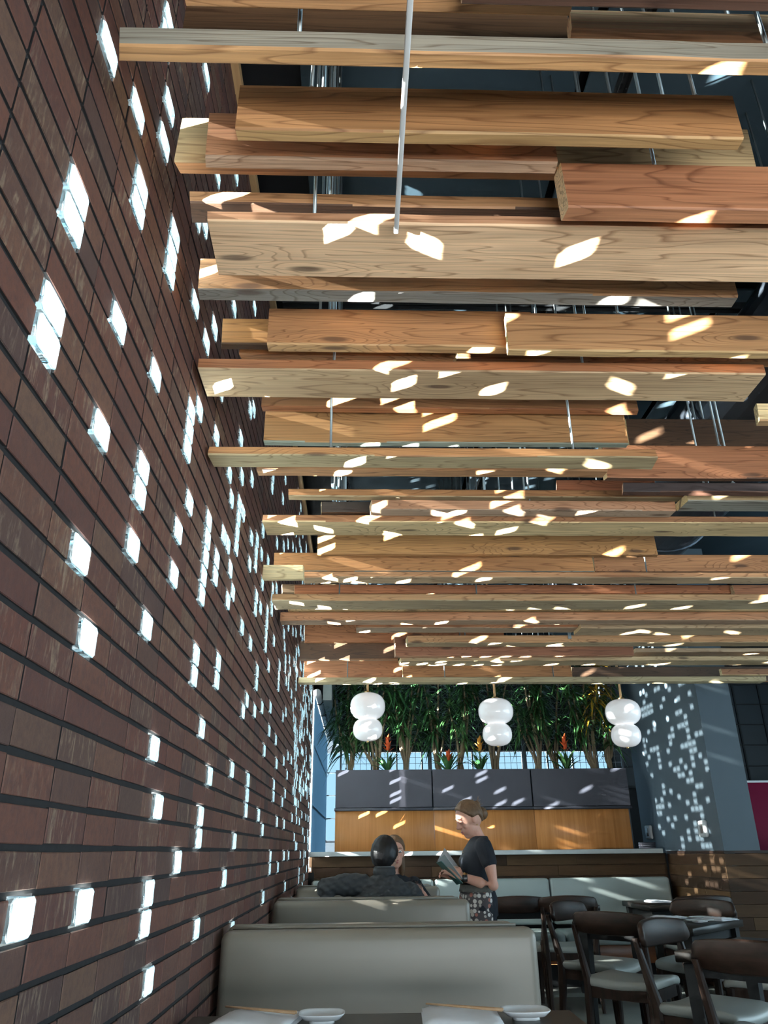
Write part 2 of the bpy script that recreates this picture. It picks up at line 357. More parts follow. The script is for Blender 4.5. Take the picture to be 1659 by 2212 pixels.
for c in range(C_MIN, C_MAX+1):
    for r in range(R_MIN, R_MAX+1):
        y0 = BD0+c*BL; z0 = BZ0+r*BH
        gl_, gr_ = (2*c, r) in glass, (2*c+1, r) in glass
        if not gl_ and not gr_: brick_cells.append((y0, y0+BL, z0, c, r))
        elif gl_ and not gr_: brick_cells.append((y0+BL/2, y0+BL, z0, c, r))
        elif gr_ and not gl_: brick_cells.append((y0, y0+BL/2, z0, c, r))
        if gl_: glass_cells.append((y0, y0+BL/2, z0))
        if gr_: glass_cells.append((y0+BL/2, y0+BL, z0))
def chip_brick(w, hgt, k):
    """a brick with softened, slightly irregular arrises"""
    rnd = random.Random(k); hw, hh, ch = w/2, hgt/2, .0016; mb = MB(); j = lambda a: rnd.uniform(-a, a)
    back = [(-WT, -hw, -hh), (-WT, hw, -hh), (-WT, hw, hh), (-WT, -hw, hh)]
    mid = [(-ch, -hw+j(.001), -hh+j(.001)), (-ch, hw+j(.001), -hh+j(.001)), (-ch, hw+j(.001), hh+j(.001)), (-ch, -hw+j(.001), hh+j(.001))]
    fr = [(0, s*(hw-ch)+j(.001), q*(hh-ch)+j(.0012)) for s, q in ((-1, -1), (1, -1), (1, 1), (-1, 1))]
    mb.add(back+mid+fr, [(3, 2, 1, 0)]+[(i, (i+1) % 4, 4+(i+1) % 4, 4+i) for i in range(4)]+[(4+i, 4+(i+1) % 4, 8+(i+1) % 4, 8+i) for i in range(4)]+[(8, 9, 10, 11)])
    me = mb.mesh('brick'); me.materials.append(M['brick']); me.materials.append(M['mortar'])   # sides take the dark mortar material
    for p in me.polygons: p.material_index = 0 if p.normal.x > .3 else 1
    return me
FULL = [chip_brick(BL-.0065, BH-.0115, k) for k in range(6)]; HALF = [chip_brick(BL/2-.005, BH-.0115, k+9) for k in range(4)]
def px_size(y0, y1, z0):
    a = proj((0, y0, z0)); b = proj((0, y1, z0)); c_ = proj((0, y0, z0+BH))
    if not a or not b or not c_: return 0
    if not (-60 < a[0] < 1700 and -80 < a[1] < 2280): return 0
    return abs((b[0]-a[0])*(c_[1]-a[1])-(c_[0]-a[0])*(b[1]-a[1]))
brick_cells.sort(key=lambda q: -px_size(*q[:3])); far = MB()
for i, (y0, y1, z0, c, r) in enumerate(brick_cells):
    rnd = random.Random(c*977+r*31); dx = rnd.uniform(-.0009, .0009); mid = ((y0+y1)/2, z0+BH/2)
    full = (y1-y0) > BL*.7
    me = (FULL if full else HALF)[rnd.randrange(6 if full else 4)]
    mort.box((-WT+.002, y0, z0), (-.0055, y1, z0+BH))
    if i < 300:
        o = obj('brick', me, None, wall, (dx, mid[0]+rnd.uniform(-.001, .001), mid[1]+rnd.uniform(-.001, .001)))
    else:
        far.add([(v.co.x+dx, v.co.y+mid[0], v.co.z+mid[1]) for v in me.vertices], [tuple(p.vertices) for p in me.polygons])
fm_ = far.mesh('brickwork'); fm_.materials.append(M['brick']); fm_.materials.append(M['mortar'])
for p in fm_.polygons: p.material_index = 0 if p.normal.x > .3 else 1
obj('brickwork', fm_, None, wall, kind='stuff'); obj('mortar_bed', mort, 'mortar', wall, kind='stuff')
def glass_mesh(k):
    rnd = random.Random(k); hw, hh = BL/4-.003, BH/2-.0035; mb = MB(); n = 5
    def ring(x, s, jit):
        pts = []; 
        for (y, z) in ((-1, -1), (1, -1), (1, 1), (-1, 1)): pts.append((y*hw*s, z*hh*s))
        out = []
        for i in range(4):
            a, b = pts[i], pts[(i+1) % 4]
            for q in range(n):
                u = (q+.5)/n; out.append(Vector((x, a[0]+(b[0]-a[0])*u+rnd.uniform(-jit, jit), a[1]+(b[1]-a[1])*u+rnd.uniform(-jit, jit))))
        return out
    mb.loft([ring(-WT, 1, 0), ring(.001, 1, .0004), ring(.0030, .992, .0012), ring(.0042, .97, .0006)]); me = mb.mesh('glass_brick'); me.materials.append(M['glass_brick']); me.materials.append(M['glass_edge'])
    for p in me.polygons: p.material_index = 0 if abs(p.normal.x) > .6 else 1
    return me
GM = [glass_mesh(k) for k in range(5)]
glass_cells.sort(key=lambda q: -px_size(*q)); farg = MB()
for i, (y0, y1, z0) in enumerate(glass_cells):
    rnd = random.Random(i); me = GM[rnd.randrange(5)]; cc = Vector((rnd.uniform(-.002, .001), (y0+y1)/2, z0+BH/2))
    if i < 300: obj('glass_brick', me, None, wall, cc)
    else: farg.add([Vector(v.co)+cc for v in me.vertices], [tuple(p.vertices) for p in me.polygons])
gm_ = farg.mesh('glass_brickwork'); gm_.materials.append(M['glass_brick']); gm_.materials.append(M['glass_edge'])
for p in gm_.polygons: p.material_index = 0 if abs(p.normal.x) > .6 else 1
obj('glass_brickwork', gm_, None, wall, kind='stuff')
WALL_END = BD0+(C_MAX+1)*BL; WALL_TOP = BZ0+(R_MAX+1)*BH
struct('trim_1', MB().box((-.06, -1.7, WALL_TOP), (.03, WALL_END, WALL_TOP+.05)), 'trim_pine')

# ceiling: dark boards with black gaps, steel struts, a round duct
ce = struct('ceiling', MB().box((-.1, -3, 4.30), (9, 13.3, 4.36)), 'ceiling_black')
pm = rbox('ceiling_board', (-.585, -1.18, 0), (.585, 1.18, .02), .006, 1); pm.materials.append(M['ceiling_board'])
for i in range(7):
    for j in range(5): obj('ceiling_board', pm, None, ce, (.86+i*1.21, .35+j*2.42-.6, 4.16))
def strut(p, q, label):
    d = Vector(q)-Vector(p); L = d.length; mtx = Matrix.Translation(p) @ d.to_track_quat('X', 'Z').to_matrix().to_4x4(); o = thing('strut_channel', (0, 0, 0), label, 'strut', 'steel strut channels under the ceiling')
    mb = MB(); mb.box((0, -.021, 0), (L, .021, .003), mtx); mb.box((0, -.021, -.041), (L, -.018, 0), mtx); mb.box((0, .018, -.041), (L, .021, 0), mtx); obj('channel', mb, 'strut_metal', o)
    sl = MB()
    for k in range(int(L/.05)): sl.box((k*.05+.01, -.0065, -.0012), (k*.05+.036, .0065, .0035), mtx)
    obj('slots', sl, 'ceiling_black', o, kind='stuff')
strut((1.62, -.4, 4.05), (1.52, 8.2, 4.05), 'slotted dark steel strut running away along the ceiling right of the near beams')
strut((.42, -.4, 4.10), (.42, 8.2, 4.10), 'slotted dark steel strut along the ceiling close to the brick wall')
strut((.1, 3.35, 4.00), (3.9, 3.35, 4.00), 'slotted dark steel strut crossing the ceiling behind the middle beams')
strut((1.9, 4.4, 3.98), (4.3, 5.5, 3.98), 'dark green grey steel strut running slantwise over the right hand beams')
du = thing('round_duct', (2.98, 0, 3.72), 'dark round metal air duct hanging above the beams at upper right', 'duct')
mb = MB(); mb.loft([[Vector((.42*math.cos(2*math.pi*k/36), y, .34*math.sin(2*math.pi*k/36))) for k in range(36)] for y in (-1.4, 8.4)]); obj('duct_tube', mb, 'duct_metal', du, smooth=False)
for y in (.5, 2.2, 3.9, 5.6): 
    mb = MB(); mb.loft([[Vector((rr*math.cos(2*math.pi*k/36)*1.235, yy, rr*math.sin(2*math.pi*k/36))) for k in range(36)] for yy, rr in ((y-.02, .338), (y-.015, .35), (y+.015, .35), (y+.02, .338))]); obj('duct_band', mb, 'duct_metal', du)

# back half-wall with plank wainscot, stone ledge
bw = struct('wall_back', MB().box((0.0, BACK_Y+.02, 0), (3.88, BACK_Y+.16, 1.15)), 'paint_black')
def planks(parent, fn, length, top, rows, seedv):
    rnd = random.Random(seedv); z = top
    for k in range(rows):
        hgt = .104; x = -rnd.uniform(0, .8)
        while x < length:
            w = rnd.uniform(.7, 1.5); a, b = max(0, x), min(length, x+w)
            if b-a > .03:
                me = rbox('plank', (a+.001, -.02+rnd.uniform(-.001, .002), z-hgt+.0015), (b-.001, 0, z-.0015), .0015, 1); me.materials.append(M['plank'])
                for p in me.polygons: p.use_smooth = False
                o = obj('plank', me, None, parent); o.matrix_local = fn
            x += w
        z -= hgt
planks(bw, Matrix.Translation((0, BACK_Y+.02, 0)), 3.86, 1.148, 4, 3)
lg = obj('ledge', rbox('ledge', (0, BACK_Y-.12, 1.1515), (3.80, BACK_Y+.16, 1.196), .004, 2), 'stone_ledge'); tag(lg, 'long pale stone ledge capping the wood wainscot behind the bench', 'ledge')
# side pier wall on the right, slate paint above wainscot
PX, PY = 3.88, 7.5
pr = struct('wall_right', MB().box((PX+.02, PY+.02, 1.17), (4.24, 9.64, 4.3)).box((PX+.03, PY+.03, 0), (4.22, 9.6, 1.17)), 'paint_slate')
planks(pr, Matrix.Translation((PX+.02, BACK_Y, 0)) @ Matrix.Rotation(R(-90), 4, 'Z'), 1.40, 1.148, 11, 5)
# low partition with wainscot going right from the pier
pt = struct('wall_partition', MB().box((4.0, PY+.03, 0), (7.6, PY+.16, 1.15)), 'paint_black')
planks(pt, Matrix.Translation((PX+.0, PY+.02, 0)), 3.7, 1.148, 11, 8)
struct('trim_2', MB().box((PX+.005, PY+.0, 1.15), (7.6, PY+.18, 1.172)).box((PX+.005, PY+.18, 1.15), (PX+.1, BACK_Y+.0, 1.172)), 'walnut_rail')

# far facade: dark header and soffit, steel windows
struct('wall_header', MB().box((-.1, 13.05, 2.72), (9, 13.2, 4.3)), 'paint_black')
def window(name, fn, w, hgt, nx, nz, fr=.035, glass_='pane'):
    """steel window: frame, mullion bars, one pane per light; local x along, z up"""
    mb = MB(); mb.box((0, -.03, 0), (w, .03, fr)); mb.box((0, -.03, hgt-fr), (w, .03, hgt)); mb.box((0, -.03, 0), (fr, .03, hgt)); mb.box((w-fr, -.03, 0), (w, .03, hgt))
    o = struct(name, mb, 'paint_black'); o.matrix_world = fn
    for i in range(1, nx): obj('mullion', MB().box((w*i/nx-.012, -.02, fr), (w*i/nx+.012, .02, hgt-fr)), 'paint_black', o)
    for j in range(1, nz): obj('glazing_bar', MB().box((fr, -.015, hgt*j/nz-.008), (w-fr, .015, hgt*j/nz+.008)), 'paint_black', o)
    for i in range(nx):
        for j in range(nz): obj('pane', MB().box((w*i/nx+.012, -.002, hgt*j/nz+.008), (w*(i+1)/nx-.012, .002, hgt*(j+1)/nz-.008)), glass_, o)
    return o
window('window_1', Matrix.Translation((-.1, 13.1, 1.33)), 6.3, 1.40, 15, 4)
struct('wall_far', MB().box((-.1, 13.05, 0), (9, 13.2, 1.33)).box((6.2, 13.05, 1.33), (9, 13.2, 2.72)), 'paint_black')
window('window_2', Matrix.Translation((-.02, 9.0, 1.0)) @ Matrix.Rotation(R(90), 4, 'Z'), 4.1, 1.95, 4, 3)
struct('wall_left_upper', MB().box((-.1, WALL_END, 2.95), (-.01, 13.2, 4.3)), 'paint_black')
struct('wall_sill', MB().box((-.08, WALL_END, 0), (.06, 13.1, 1.0)), 'paint_black')
# roller blind hanging inside the left window beyond the bricks, its tube and fascia
rb = thing('roller_blind', (.012, 8.9, 0), 'pale blue roller blind drawn over the window past the brick wall', 'blind')
mb = MB(); n = 40
for k in range(n):
    y0, y1 = k*4.0/n, (k+1)*4.0/n; a = .004*math.sin(k*1.9); b = .004*math.sin((k+1)*1.9)
    mb.add([(a, y0, 1.03), (b, y1, 1.03), (b, y1, 2.86), (a, y0, 2.86), (a+.001, y0, 1.03), (b+.001, y1, 1.03), (b+.001, y1, 2.86), (a+.001, y0, 2.86)], [(0, 1, 2, 3), (7, 6, 5, 4), (0, 4, 5, 1), (3, 2, 6, 7)])
obj('fabric', mb, 'blind', rb); obj('hem_bar', MB().box((-.004, 0, 1.01), (.014, 4.0, 1.045)), 'blind', rb)
obj('tube', MB().tube([(.03, .0, 2.89), (.03, 4.0, 2.89)], .045, 18), 'white_plastic', rb, smooth=True)
for y in (.5, 1.35, 2.3, 3.3): obj('clip', MB().tube([(.03, y, 2.89), (.03, y+.035, 2.89)], .05, 18), 'paint_black', rb)
obj('fascia', MB().box((.10, -.02, 2.80), (.20, 4.0, 3.25)), 'concrete_soffit', rb)
# dim room beyond the partition
mg = obj('magenta_banner', rbox('magenta_banner', (5.66, 10.5, .5), (7.6, 10.53, 1.985), .004, 1), 'magenta_panel'); tag(mg, 'dark magenta panel in the dim room beyond the low partition', 'panel')
obj('edge_strip', MB().box((5.64, 10.49, 1.985), (7.6, 10.54, 2.01)), 'white_plastic', mg)
window('window_3', Matrix.Translation((4.3, 11.6, 2.0)), 3.6, 2.1, 9, 7, glass_='pane_dark')
struct('wall_end', MB().box((4.26, 11.7, 0), (9, 11.8, 4.3)), 'paint_black')
struct('wall_east', MB().box((9, -3, 0), (9.1, 13.3, .6)).box((9, -3, 3.3), (9.1, 13.3, 4.3)).box((9, 7.8, .6), (9.1, 13.3, 3.3)), 'paint_slate')
struct('wall_south', MB().box((-.1, -1.9, 0), (9, -1.78, .3)).box((-.1, -1.9, 1.6), (9, -1.78, 4.3)).box((-.1, -1.9, .3), (.25, -1.78, 1.6)).box((4.95, -1.9, .3), (9, -1.78, 1.6)), 'paint_slate')
struct('wall_left_rear', MB().box((-.1, -3, 0), (0, BD0+C_MIN*BL, 4.3)).box((-.1, -1.8, WALL_TOP+.05), (-.02, 9.0, 4.3)), 'paint_slate')
# ------------------------------------------------------------------ hung reclaimed timbers
TINT = dict(tan=(.56, .325, .16), brown=(.45, .215, .10), red=(.36, .165, .075), dark=(.105, .055, .030), grey=(.34, .34, .32), pale=(.90, .66, .36), orange=(.51, .245, .105), black=(.05, .04, .035), weather=(.54, .415, .255))
BEAMS = [
(0.706,2.206,0.779,0.063,2.560,0.079,'dark','dark','dark brown timber overhead at the very top right, nearest of the hung beams'),
(0.207,0.918,0.850,0.046,2.620,0.033,'tan','tan','tan flat board at the very top edge left of the hanging white strip'),
(0.154,0.981,1.039,0.040,2.760,0.104,'dark','brown','timber with orange left end and nearly black face behind the topmost grey beam'),
(0.949,2.449,0.958,0.040,2.680,0.064,'pale','tan','pale timber at top right with a sunlit sawn end'),
(0.075,1.801,0.929,0.034,2.560,0.053,'grey','tan','long slim beam with blue grey face and yellow underside crossing the top'),
(0.264,1.358,1.132,0.034,2.600,0.138,'brown','tan','deep brown board with rounded worn right end, second row from the top'),
(0.170,0.985,1.249,0.034,2.650,0.145,'tan','weather','tan beam with dark cracks just under the deep brown rounded board'),
(0.086,1.506,1.324,0.040,2.720,0.154,'weather','brown','beam with furry sunlit left end poking out behind the cracked tan beam'),
(0.996,2.496,1.261,0.047,2.530,0.140,'red','brown','reddish knotty timber at upper right with chipped lower edge and clean sawn end'),
(0.082,1.075,1.460,0.073,2.730,0.041,'tan','dark','thin tan beam with dark underside resting behind the widest pale plank'),
(0.164,2.012,1.351,0.189,2.560,0.032,'tan','pale','widest pale yellow plank laid flat with big knots, hung by the white strip'),
(0.067,1.619,1.697,0.050,2.650,0.115,'tan','grey','tan beam with grey underside directly below the widest pale plank'),
(0.076,0.841,2.012,0.035,2.700,0.102,'orange','dark','short orange brown beam end close to the brick wall with dark underside'),
(0.244,1.061,1.904,0.043,2.620,0.137,'brown','tan','golden brown board left of the butt joint below the grey bottomed beam'),
(0.973,2.473,1.840,0.034,2.560,0.140,'brown','tan','brown board right of the butt joint with a slanted cut left end'),
(0.849,2.408,2.076,0.040,2.700,0.053,'red','red','thin red strip of timber peeking above the red edged grey plank'),
(0.130,0.849,2.095,0.040,2.720,0.042,'tan','tan','thin light strip of timber left of the thin red strip'),
(0.022,1.828,1.981,0.165,2.580,0.040,'red','weather','wide grey plank laid flat with a red front edge and slanted right end'),
(0.166,1.574,2.390,0.040,2.700,0.071,'tan','brown','tan strip of timber showing between the red edged plank and the sunlit brown board'),
(0.170,1.548,2.473,0.036,2.600,0.161,'brown','grey','deep brown board with sunlit patches and grey underside ending mid frame'),
(1.931,3.431,2.230,0.040,2.560,0.072,'pale','tan','pale beam end just entering at the right edge, mid height'),
(0.015,1.568,2.284,0.093,2.440,0.033,'orange','weather','swirly grained flat timber whose left end touches the brick wall'),
(0.111,1.550,2.737,0.063,2.620,0.032,'tan','tan','slim tan timber tucked under the swirly grained flat timber'),
(1.562,3.062,2.793,0.034,2.620,0.156,'red','dark','broad reddish brown board at right below the sunlit brown board'),
(1.820,3.320,3.115,0.040,2.950,0.155,'dark','dark','dark weathered timber hung higher at right behind many steel rods'),
(1.636,3.136,2.803,0.045,2.560,0.043,'black','dark','charred black timber at right with a pale sawn left end'),
(1.447,1.914,3.119,0.040,2.720,0.053,'brown','brown','short brown timber piece left of the charred black timber'),
(0.209,1.995,3.052,0.049,2.650,0.037,'orange','weather','nail holed timber above the rough edged flat plank, left end by the wall'),
(0.351,0.792,3.169,0.040,2.620,0.059,'black','dark','short black stained block in front of the nail holed timber'),
(0.580,1.947,3.040,0.076,2.580,0.048,'tan','weather','tan beam with square sunlit left end right of the black stained block'),
(1.955,3.427,2.936,0.113,2.580,0.032,'weather','grey','grey flat timber at right continuing the line of the tan square ended beam'),
(0.094,2.908,3.131,0.165,2.560,0.034,'red','pale','pale flat plank with a rough red bark edge and rounded left end'),
(0.301,2.158,3.799,0.040,2.660,0.114,'orange','brown','orange brown board with dark knots hidden behind the pale bark edged plank'),
(0.058,1.832,3.905,0.045,2.600,0.109,'orange','grey','knotty orange board with two large round knots left of centre'),
(1.877,3.377,4.025,0.034,2.640,0.108,'brown','dark','dark brown board right of the knotty orange board'),
(0.015,0.229,3.829,0.038,2.530,0.079,'pale','pale','short block with a bright sunlit face against the bricks beside the knotty board'),
(0.224,3.290,3.889,0.109,2.560,0.032,'tan','weather','long pale flat timber directly below the knotty orange board'),
(0.131,2.868,4.410,0.040,2.640,0.054,'brown','brown','brown timber with a broken bright left end below the long pale flat timber'),
(0.036,0.599,4.585,0.040,2.700,0.056,'weather','weather','grey brown beam end with two nail dots near the wall'),
(2.833,4.333,4.359,0.040,2.580,0.098,'red','red','dark red board at the right edge with a pale slanted sawn end'),
(0.021,3.464,4.243,0.186,2.540,0.040,'tan','weather','wide flat plank with bright left end, widest in the lower half of the ceiling'),
(0.070,3.714,4.704,0.062,2.620,0.032,'pale','pale','thin bright timber line just below the wide flat plank with bright end'),
(0.020,3.714,4.731,0.109,2.560,0.056,'tan','weather','golden beam with a bright yellow light spot far right and sunlit left end'),
(1.963,2.531,5.172,0.040,2.720,0.062,'pale','tan','short pale timber piece glimpsed right of centre above the golden beam'),
(2.554,4.054,5.221,0.040,2.720,0.056,'black','dark','black timber glimpsed at right above the golden beam'),
(0.510,2.044,5.054,0.133,2.600,0.036,'orange','weather','timber with an oval hole near its left end under the golden beam'),
(2.050,3.854,4.999,0.190,2.580,0.032,'weather','weather','grey plank laid flat right of the timber with the oval hole'),
(0.098,1.679,5.830,0.040,2.700,0.165,'orange','orange','orange board near the wall with slanted sun stripes, third row from the end'),
(0.875,4.006,5.310,0.122,2.560,0.055,'tan','weather','tan timber with a clamp hanging at its face right of centre'),
(0.065,0.837,5.897,0.063,2.580,0.145,'dark','brown','grey brown weathered board by the wall with sun stripes and hairline cracks'),
(0.803,2.656,5.713,0.061,2.560,0.152,'red','tan','reddish board with a round black hole in its upper edge'),
(2.727,4.287,5.842,0.190,2.620,0.032,'weather','weather','flat grey timber right of the board with the round hole'),
(0.849,4.242,5.788,0.177,2.540,0.032,'weather','weather','long flat pale timber under the board with the round hole'),
(0.030,0.934,6.843,0.040,2.620,0.169,'orange','orange','orange board by the wall in the last row above the pendants'),
(0.920,2.458,6.762,0.040,2.600,0.146,'orange','tan','orange board with a dark knot in the middle of the last row'),
(2.569,4.959,7.162,0.040,2.650,0.147,'dark','brown','dark brown board at the right of the last row'),
(3.668,5.168,6.432,0.040,2.560,0.056,'red','pale','red brown beam end at far right of the last row with a pale sawn end'),
(0.013,4.079,6.499,0.099,2.520,0.044,'weather','weather','lowest and farthest long beam, just above the three pendant lamps')]

def timber(xl, xr, y, T, z, H, cf, cb, label, k):
    rnd = random.Random(k*7+3); L = xr-xl; n = max(4, int(L/.14)); ch = .004
    o = bpy.data.objects.new('timber_beam', None)
    mb = MB(); rings = []
    sl = rnd.uniform(-.010, .010); sr = rnd.uniform(-.012, .012)
    for i in range(n+1):
        x = L*i/n; w = rnd.uniform(-.0016, .0016); w2 = rnd.uniform(-.0016, .0016)
        pts = [(0+w, ch), (ch, 0+w2), (T-ch, 0+w2), (T, ch), (T, H-ch), (T-ch, H), (ch, H), (0+w, H-ch)]
        ring = []
        for (yy, zz) in pts:
            xx = x
            if i == 0: xx += sl*(yy/T-.5)+sl*.6*(zz/H-.5)
            if i == n: xx += sr*(yy/T-.5)-sr*.6*(zz/H-.5)
            ring.append(Vector((xx, yy, zz)))
        rings.append(ring)
    mb.loft(rings); me = mb.mesh('timber_beam')
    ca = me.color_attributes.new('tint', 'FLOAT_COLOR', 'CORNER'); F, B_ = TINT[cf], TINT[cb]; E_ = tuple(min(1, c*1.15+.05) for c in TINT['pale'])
    jig = [rnd.uniform(.9, 1.1) for _ in range(3)]
    for p in me.polygons:
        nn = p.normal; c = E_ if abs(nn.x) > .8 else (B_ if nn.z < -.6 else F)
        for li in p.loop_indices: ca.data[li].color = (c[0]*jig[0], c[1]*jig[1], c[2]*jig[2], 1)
    bpy.data.objects.remove(o); o = obj('timber_beam', me, 'timber', None, (xl, y, z))
    tag(o, label, 'beam', 'hung reclaimed timbers', 'thing')
    # threaded hanger rods with nuts, up to the ceiling
    for q, xr_ in enumerate((.40+.05*rnd.random(), 1.22+.12*rnd.random(), 2.05+.25*rnd.random())):
        if xl+.05 < xr_ < xr-.05 and (q < 2 or L > .9):
            xx = xr_-xl; yy = T*.5
            m_ = MB().tube([(xx, yy, H-.005), (xx+rnd.uniform(-.01, .01), yy+rnd.uniform(-.01, .01), 4.15-z)], .0045, 8); obj('hanger_rod', m_, 'zinc_rod', o, smooth=True)
            obj('nut', MB().tube([(xx, yy, H-.001), (xx, yy, H+.010)], .0095, 6), 'zinc_rod', o)
    return o
for k, b in enumerate(BEAMS): timber(*b, k)
# white plastic strip running along under the near beams
st = obj('plastic_strip', rbox('plastic_strip', (.6075, -.9, 2.535), (.6185, 1.36, 2.547), .002, 2), 'white_plastic'); tag(st, 'thin white plastic strip running under the near beams up to the widest pale plank', 'strip')
cl = thing('beam_clamp', (2.05, 5.30, 2.62), 'small zinc clamp on the face of a tan timber right of centre', 'clamp')
obj('clamp_plate', MB().box((-.012, -.006, -.035), (.012, 0, .035)), 'zinc_rod', cl); obj('bolt', MB().tube([(0, -.016, .012), (0, 0, .012)], .007, 6), 'zinc_rod', cl)

# ------------------------------------------------------------------ pendants
def pendant(x, zt, zm, zb, label):
    y = 7.2; o = thing('pendant_lamp', (x, y, 0), label, 'pendant lamp', 'two globe pendant lamps')
    def glob(za, zb_, rw, name):
        h2 = (za-zb_)/2; zc = (za+zb_)/2; prof = []
        for i in range(25):
            a = -math.pi/2+math.pi*i/24; ca_, sa = math.cos(a), math.sin(a)
            prof.append((max(.001, rw*(abs(ca_)**.72)), zc+h2*(abs(sa)**.9)*(1 if sa > 0 else -1)))
        return obj(name, MB().lathe(prof, 40), 'opal', o, smooth=True)
    glob(zt, zm-.008, .163, 'upper_globe'); glob(zm+.008, zb, .136, 'lower_globe')
    obj('stem', MB().tube([(0, 0, zt-.005), (0, 0, 4.16)], .011, 14), 'trim_pine', o, smooth=True)
    obj('collar', MB().lathe([(.001, zt+.012), (.03, zt+.012), (.034, zt-.004), (.001, zt-.004)], 20), 'gold', o)
    obj('finial', MB().lathe([(.001, zb+.006), (.012, zb+.004), (.010, zb-.012), (.001, zb-.016)], 16), 'gold', o, smooth=True)
pendant(.612, 2.563, 2.322, 2.125, 'left hand pendant lamp of two stacked white opal globes, nearest the brick wall')
pendant(1.815, 2.506, 2.275, 2.075, 'middle pendant lamp of two stacked white opal globes above the standing waitress')
pendant(3.022, 2.493, 2.260, 2.057, 'right hand pendant lamp of two stacked white opal globes beside the slate wall')

# ------------------------------------------------------------------ booths
def booth(y, label, x1=1.20, seats=(True, True)):
    o = thing('booth_bench', (0, y, 0), label, 'booth', 'back to back booth benches along the brick wall')
    obj('back_cushion', rbox('back_cushion', (.02, 0, .42), (x1, .11, .932), .035, 4, puff=.006), 'leather_taupe', o)
    obj('back_cushion', rbox('back_cushion', (.025, .112, .42), (x1-.06, .22, .943), .03, 4), 'leather_taupe', o)
    sm = MB().tube([(.05, .111, .934), (x1-.06, .111, .934)], .006, 8); obj('welt', sm, 'leather_taupe', o, smooth=True)
    if seats[0]: obj('seat_cushion', rbox('seat_cushion', (.02, -.48, .36), (x1-.005, .02, .48), .04, 3, puff=.01), 'leather_taupe', o)
    if seats[1]: obj('seat_cushion', rbox('seat_cushion', (.02, .20, .36), (x1-.005, .70, .48), .04, 3, puff=.01), 'leather_taupe', o)
    obj('base', rbox('base', (.04, -.42, .06), (x1-.05, .64, .37), .005, 1), 'walnut_rail', o); obj('plinth', MB().box((.07, -.36, 0), (x1-.09, .58, .06)), 'paint_black', o)
    return o
booth(3.20, 'nearest booth bench with a wide taupe leather back facing the camera')
booth(5.05, 'second booth bench with taupe leather back, the seated man leans on it')
booth(6.90, 'third booth bench, mostly hidden behind the seated man and his companion')
def booth_table(y0, y1, label, x1=1.18):
    o = thing('booth_table', (0, y0, 0), label, 'table', 'dark booth tables')
    obj('tabletop', rbox('tabletop', (.03, 0, .715), (x1, y1-y0, .75), .006, 2), 'espresso_top', o)
    for x in (.25, .95): obj('pedestal', MB().lathe([(.001, 0), (.2, 0), (.2, .012), (.035, .03), (.035, .70), (.1, .715), (.001, .715)], 20, (x, (y1-y0)/2, 0)), 'paint_black', o, smooth=False)
    return o
booth_table(1.62, 2.72, 'dark near table at the bottom edge laid with napkins and chopsticks')
booth_table(3.98, 4.52, 'dark table hidden between the nearest and second booth benches')
booth_table(5.80, 6.42, 'dark table between the seated man and his companion')

def napkin(x0, x1, y0, y1, z, label, grp, skew=0.0, rz=0.0, cx=None, lift=.016):
    w, d = x1-x0, y1-y0; o = thing('folded_napkin', ((x0+x1)/2, (y0+y1)/2, z), label, 'napkin', grp, rz)
    n = 10
    for layer in range(2):
        mb = MB(); rr = random.Random(int(x0*997)+layer); top = []; hh = lift*(layer+1)/2; base_ = lift*layer/2
        for j in range(n+1):
            for i in range(n+1):
                u, v = i/n, j/n; edge = min(1, 6*min(u, 1-u, v, 1-v)+.25)
                top.append(Vector(((u-.5)*w*(1-.02*layer)+skew*(v-.5), (v-.5)*d*(1-.03*layer)+.004*math.sin(u*5+layer), base_+(hh-base_)*edge+.0015*rr.uniform(-1, 1)+.003*math.sin(u*6)*layer)))
        bot = [Vector((p.x, p.y, base_+.0002)) for p in top]; m_ = (n+1); fs = []
        for j in range(n):
            for i in range(n):
                a = j*m_+i; fs.append((a, a+1, a+m_+1, a+m_)); q = a+len(top); fs.append((q, q+m_, q+m_+1, q+1))
        rim = [i for i in range(n)]+[j*m_+n for j in range(n)]+[n*m_+i for i in range(n, 0, -1)]+[j*m_ for j in range(n, 0, -1)]
        for a, b in zip(rim, rim[1:]+rim[:1]): fs.append((b, a, a+len(top), b+len(top)))
        mb.add(top+bot, fs); obj('fold', mb, 'linen', o, smooth=True)
    return o
def chopsticks(p, q, label):
    o = thing('chopsticks', (0, 0, 0), label, 'chopsticks', 'chopsticks on the near table'); p, q = Vector(p), Vector(q); sd = (q-p).cross(Vector((0, 0, 1))).normalized()
    for s in (-1, 1): obj('chopstick', MB().tube([p+sd*s*.002, q+sd*s*.0045], [.0022, .0042], 8), 'bamboo', o, smooth=True)
def dish(x, y, z, w, d, label, grp, rz=0.0, hgt=.024):
    """rounded rectangular dish on a foot"""
    o = thing('soy_dish', (x, y, z), label, 'dish', grp, rz)
    def ring(s, zz, e=3.2, sx=0):
        out = []
        for k in range(40):
            a = 2*math.pi*k/40; c_, s_ = math.cos(a), math.sin(a)
            out.append(Vector((w/2*s*math.copysign(abs(c_)**(2/e), c_), d/2*s*math.copysign(abs(s_)**(2/e), s_), zz)))
        return out
    obj('bowl', MB().loft([ring(.50, .006), ring(.80, .010), ring(.97, hgt-.003), ring(1, hgt), ring(.97, hgt+.001), ring(.90, hgt-.004), ring(.74, .0125), ring(.40, .011)]), 'porcelain', o, smooth=True)
    obj('foot', MB().loft([ring(.56, 0), ring(.52, .009)]), 'porcelain', o, smooth=True)
napkin(.125, .355, 2.47, 2.69, .751, 'folded white napkin at left on the near table under chopsticks', 'napkins on the near table', .02, R(-4), lift=.022)
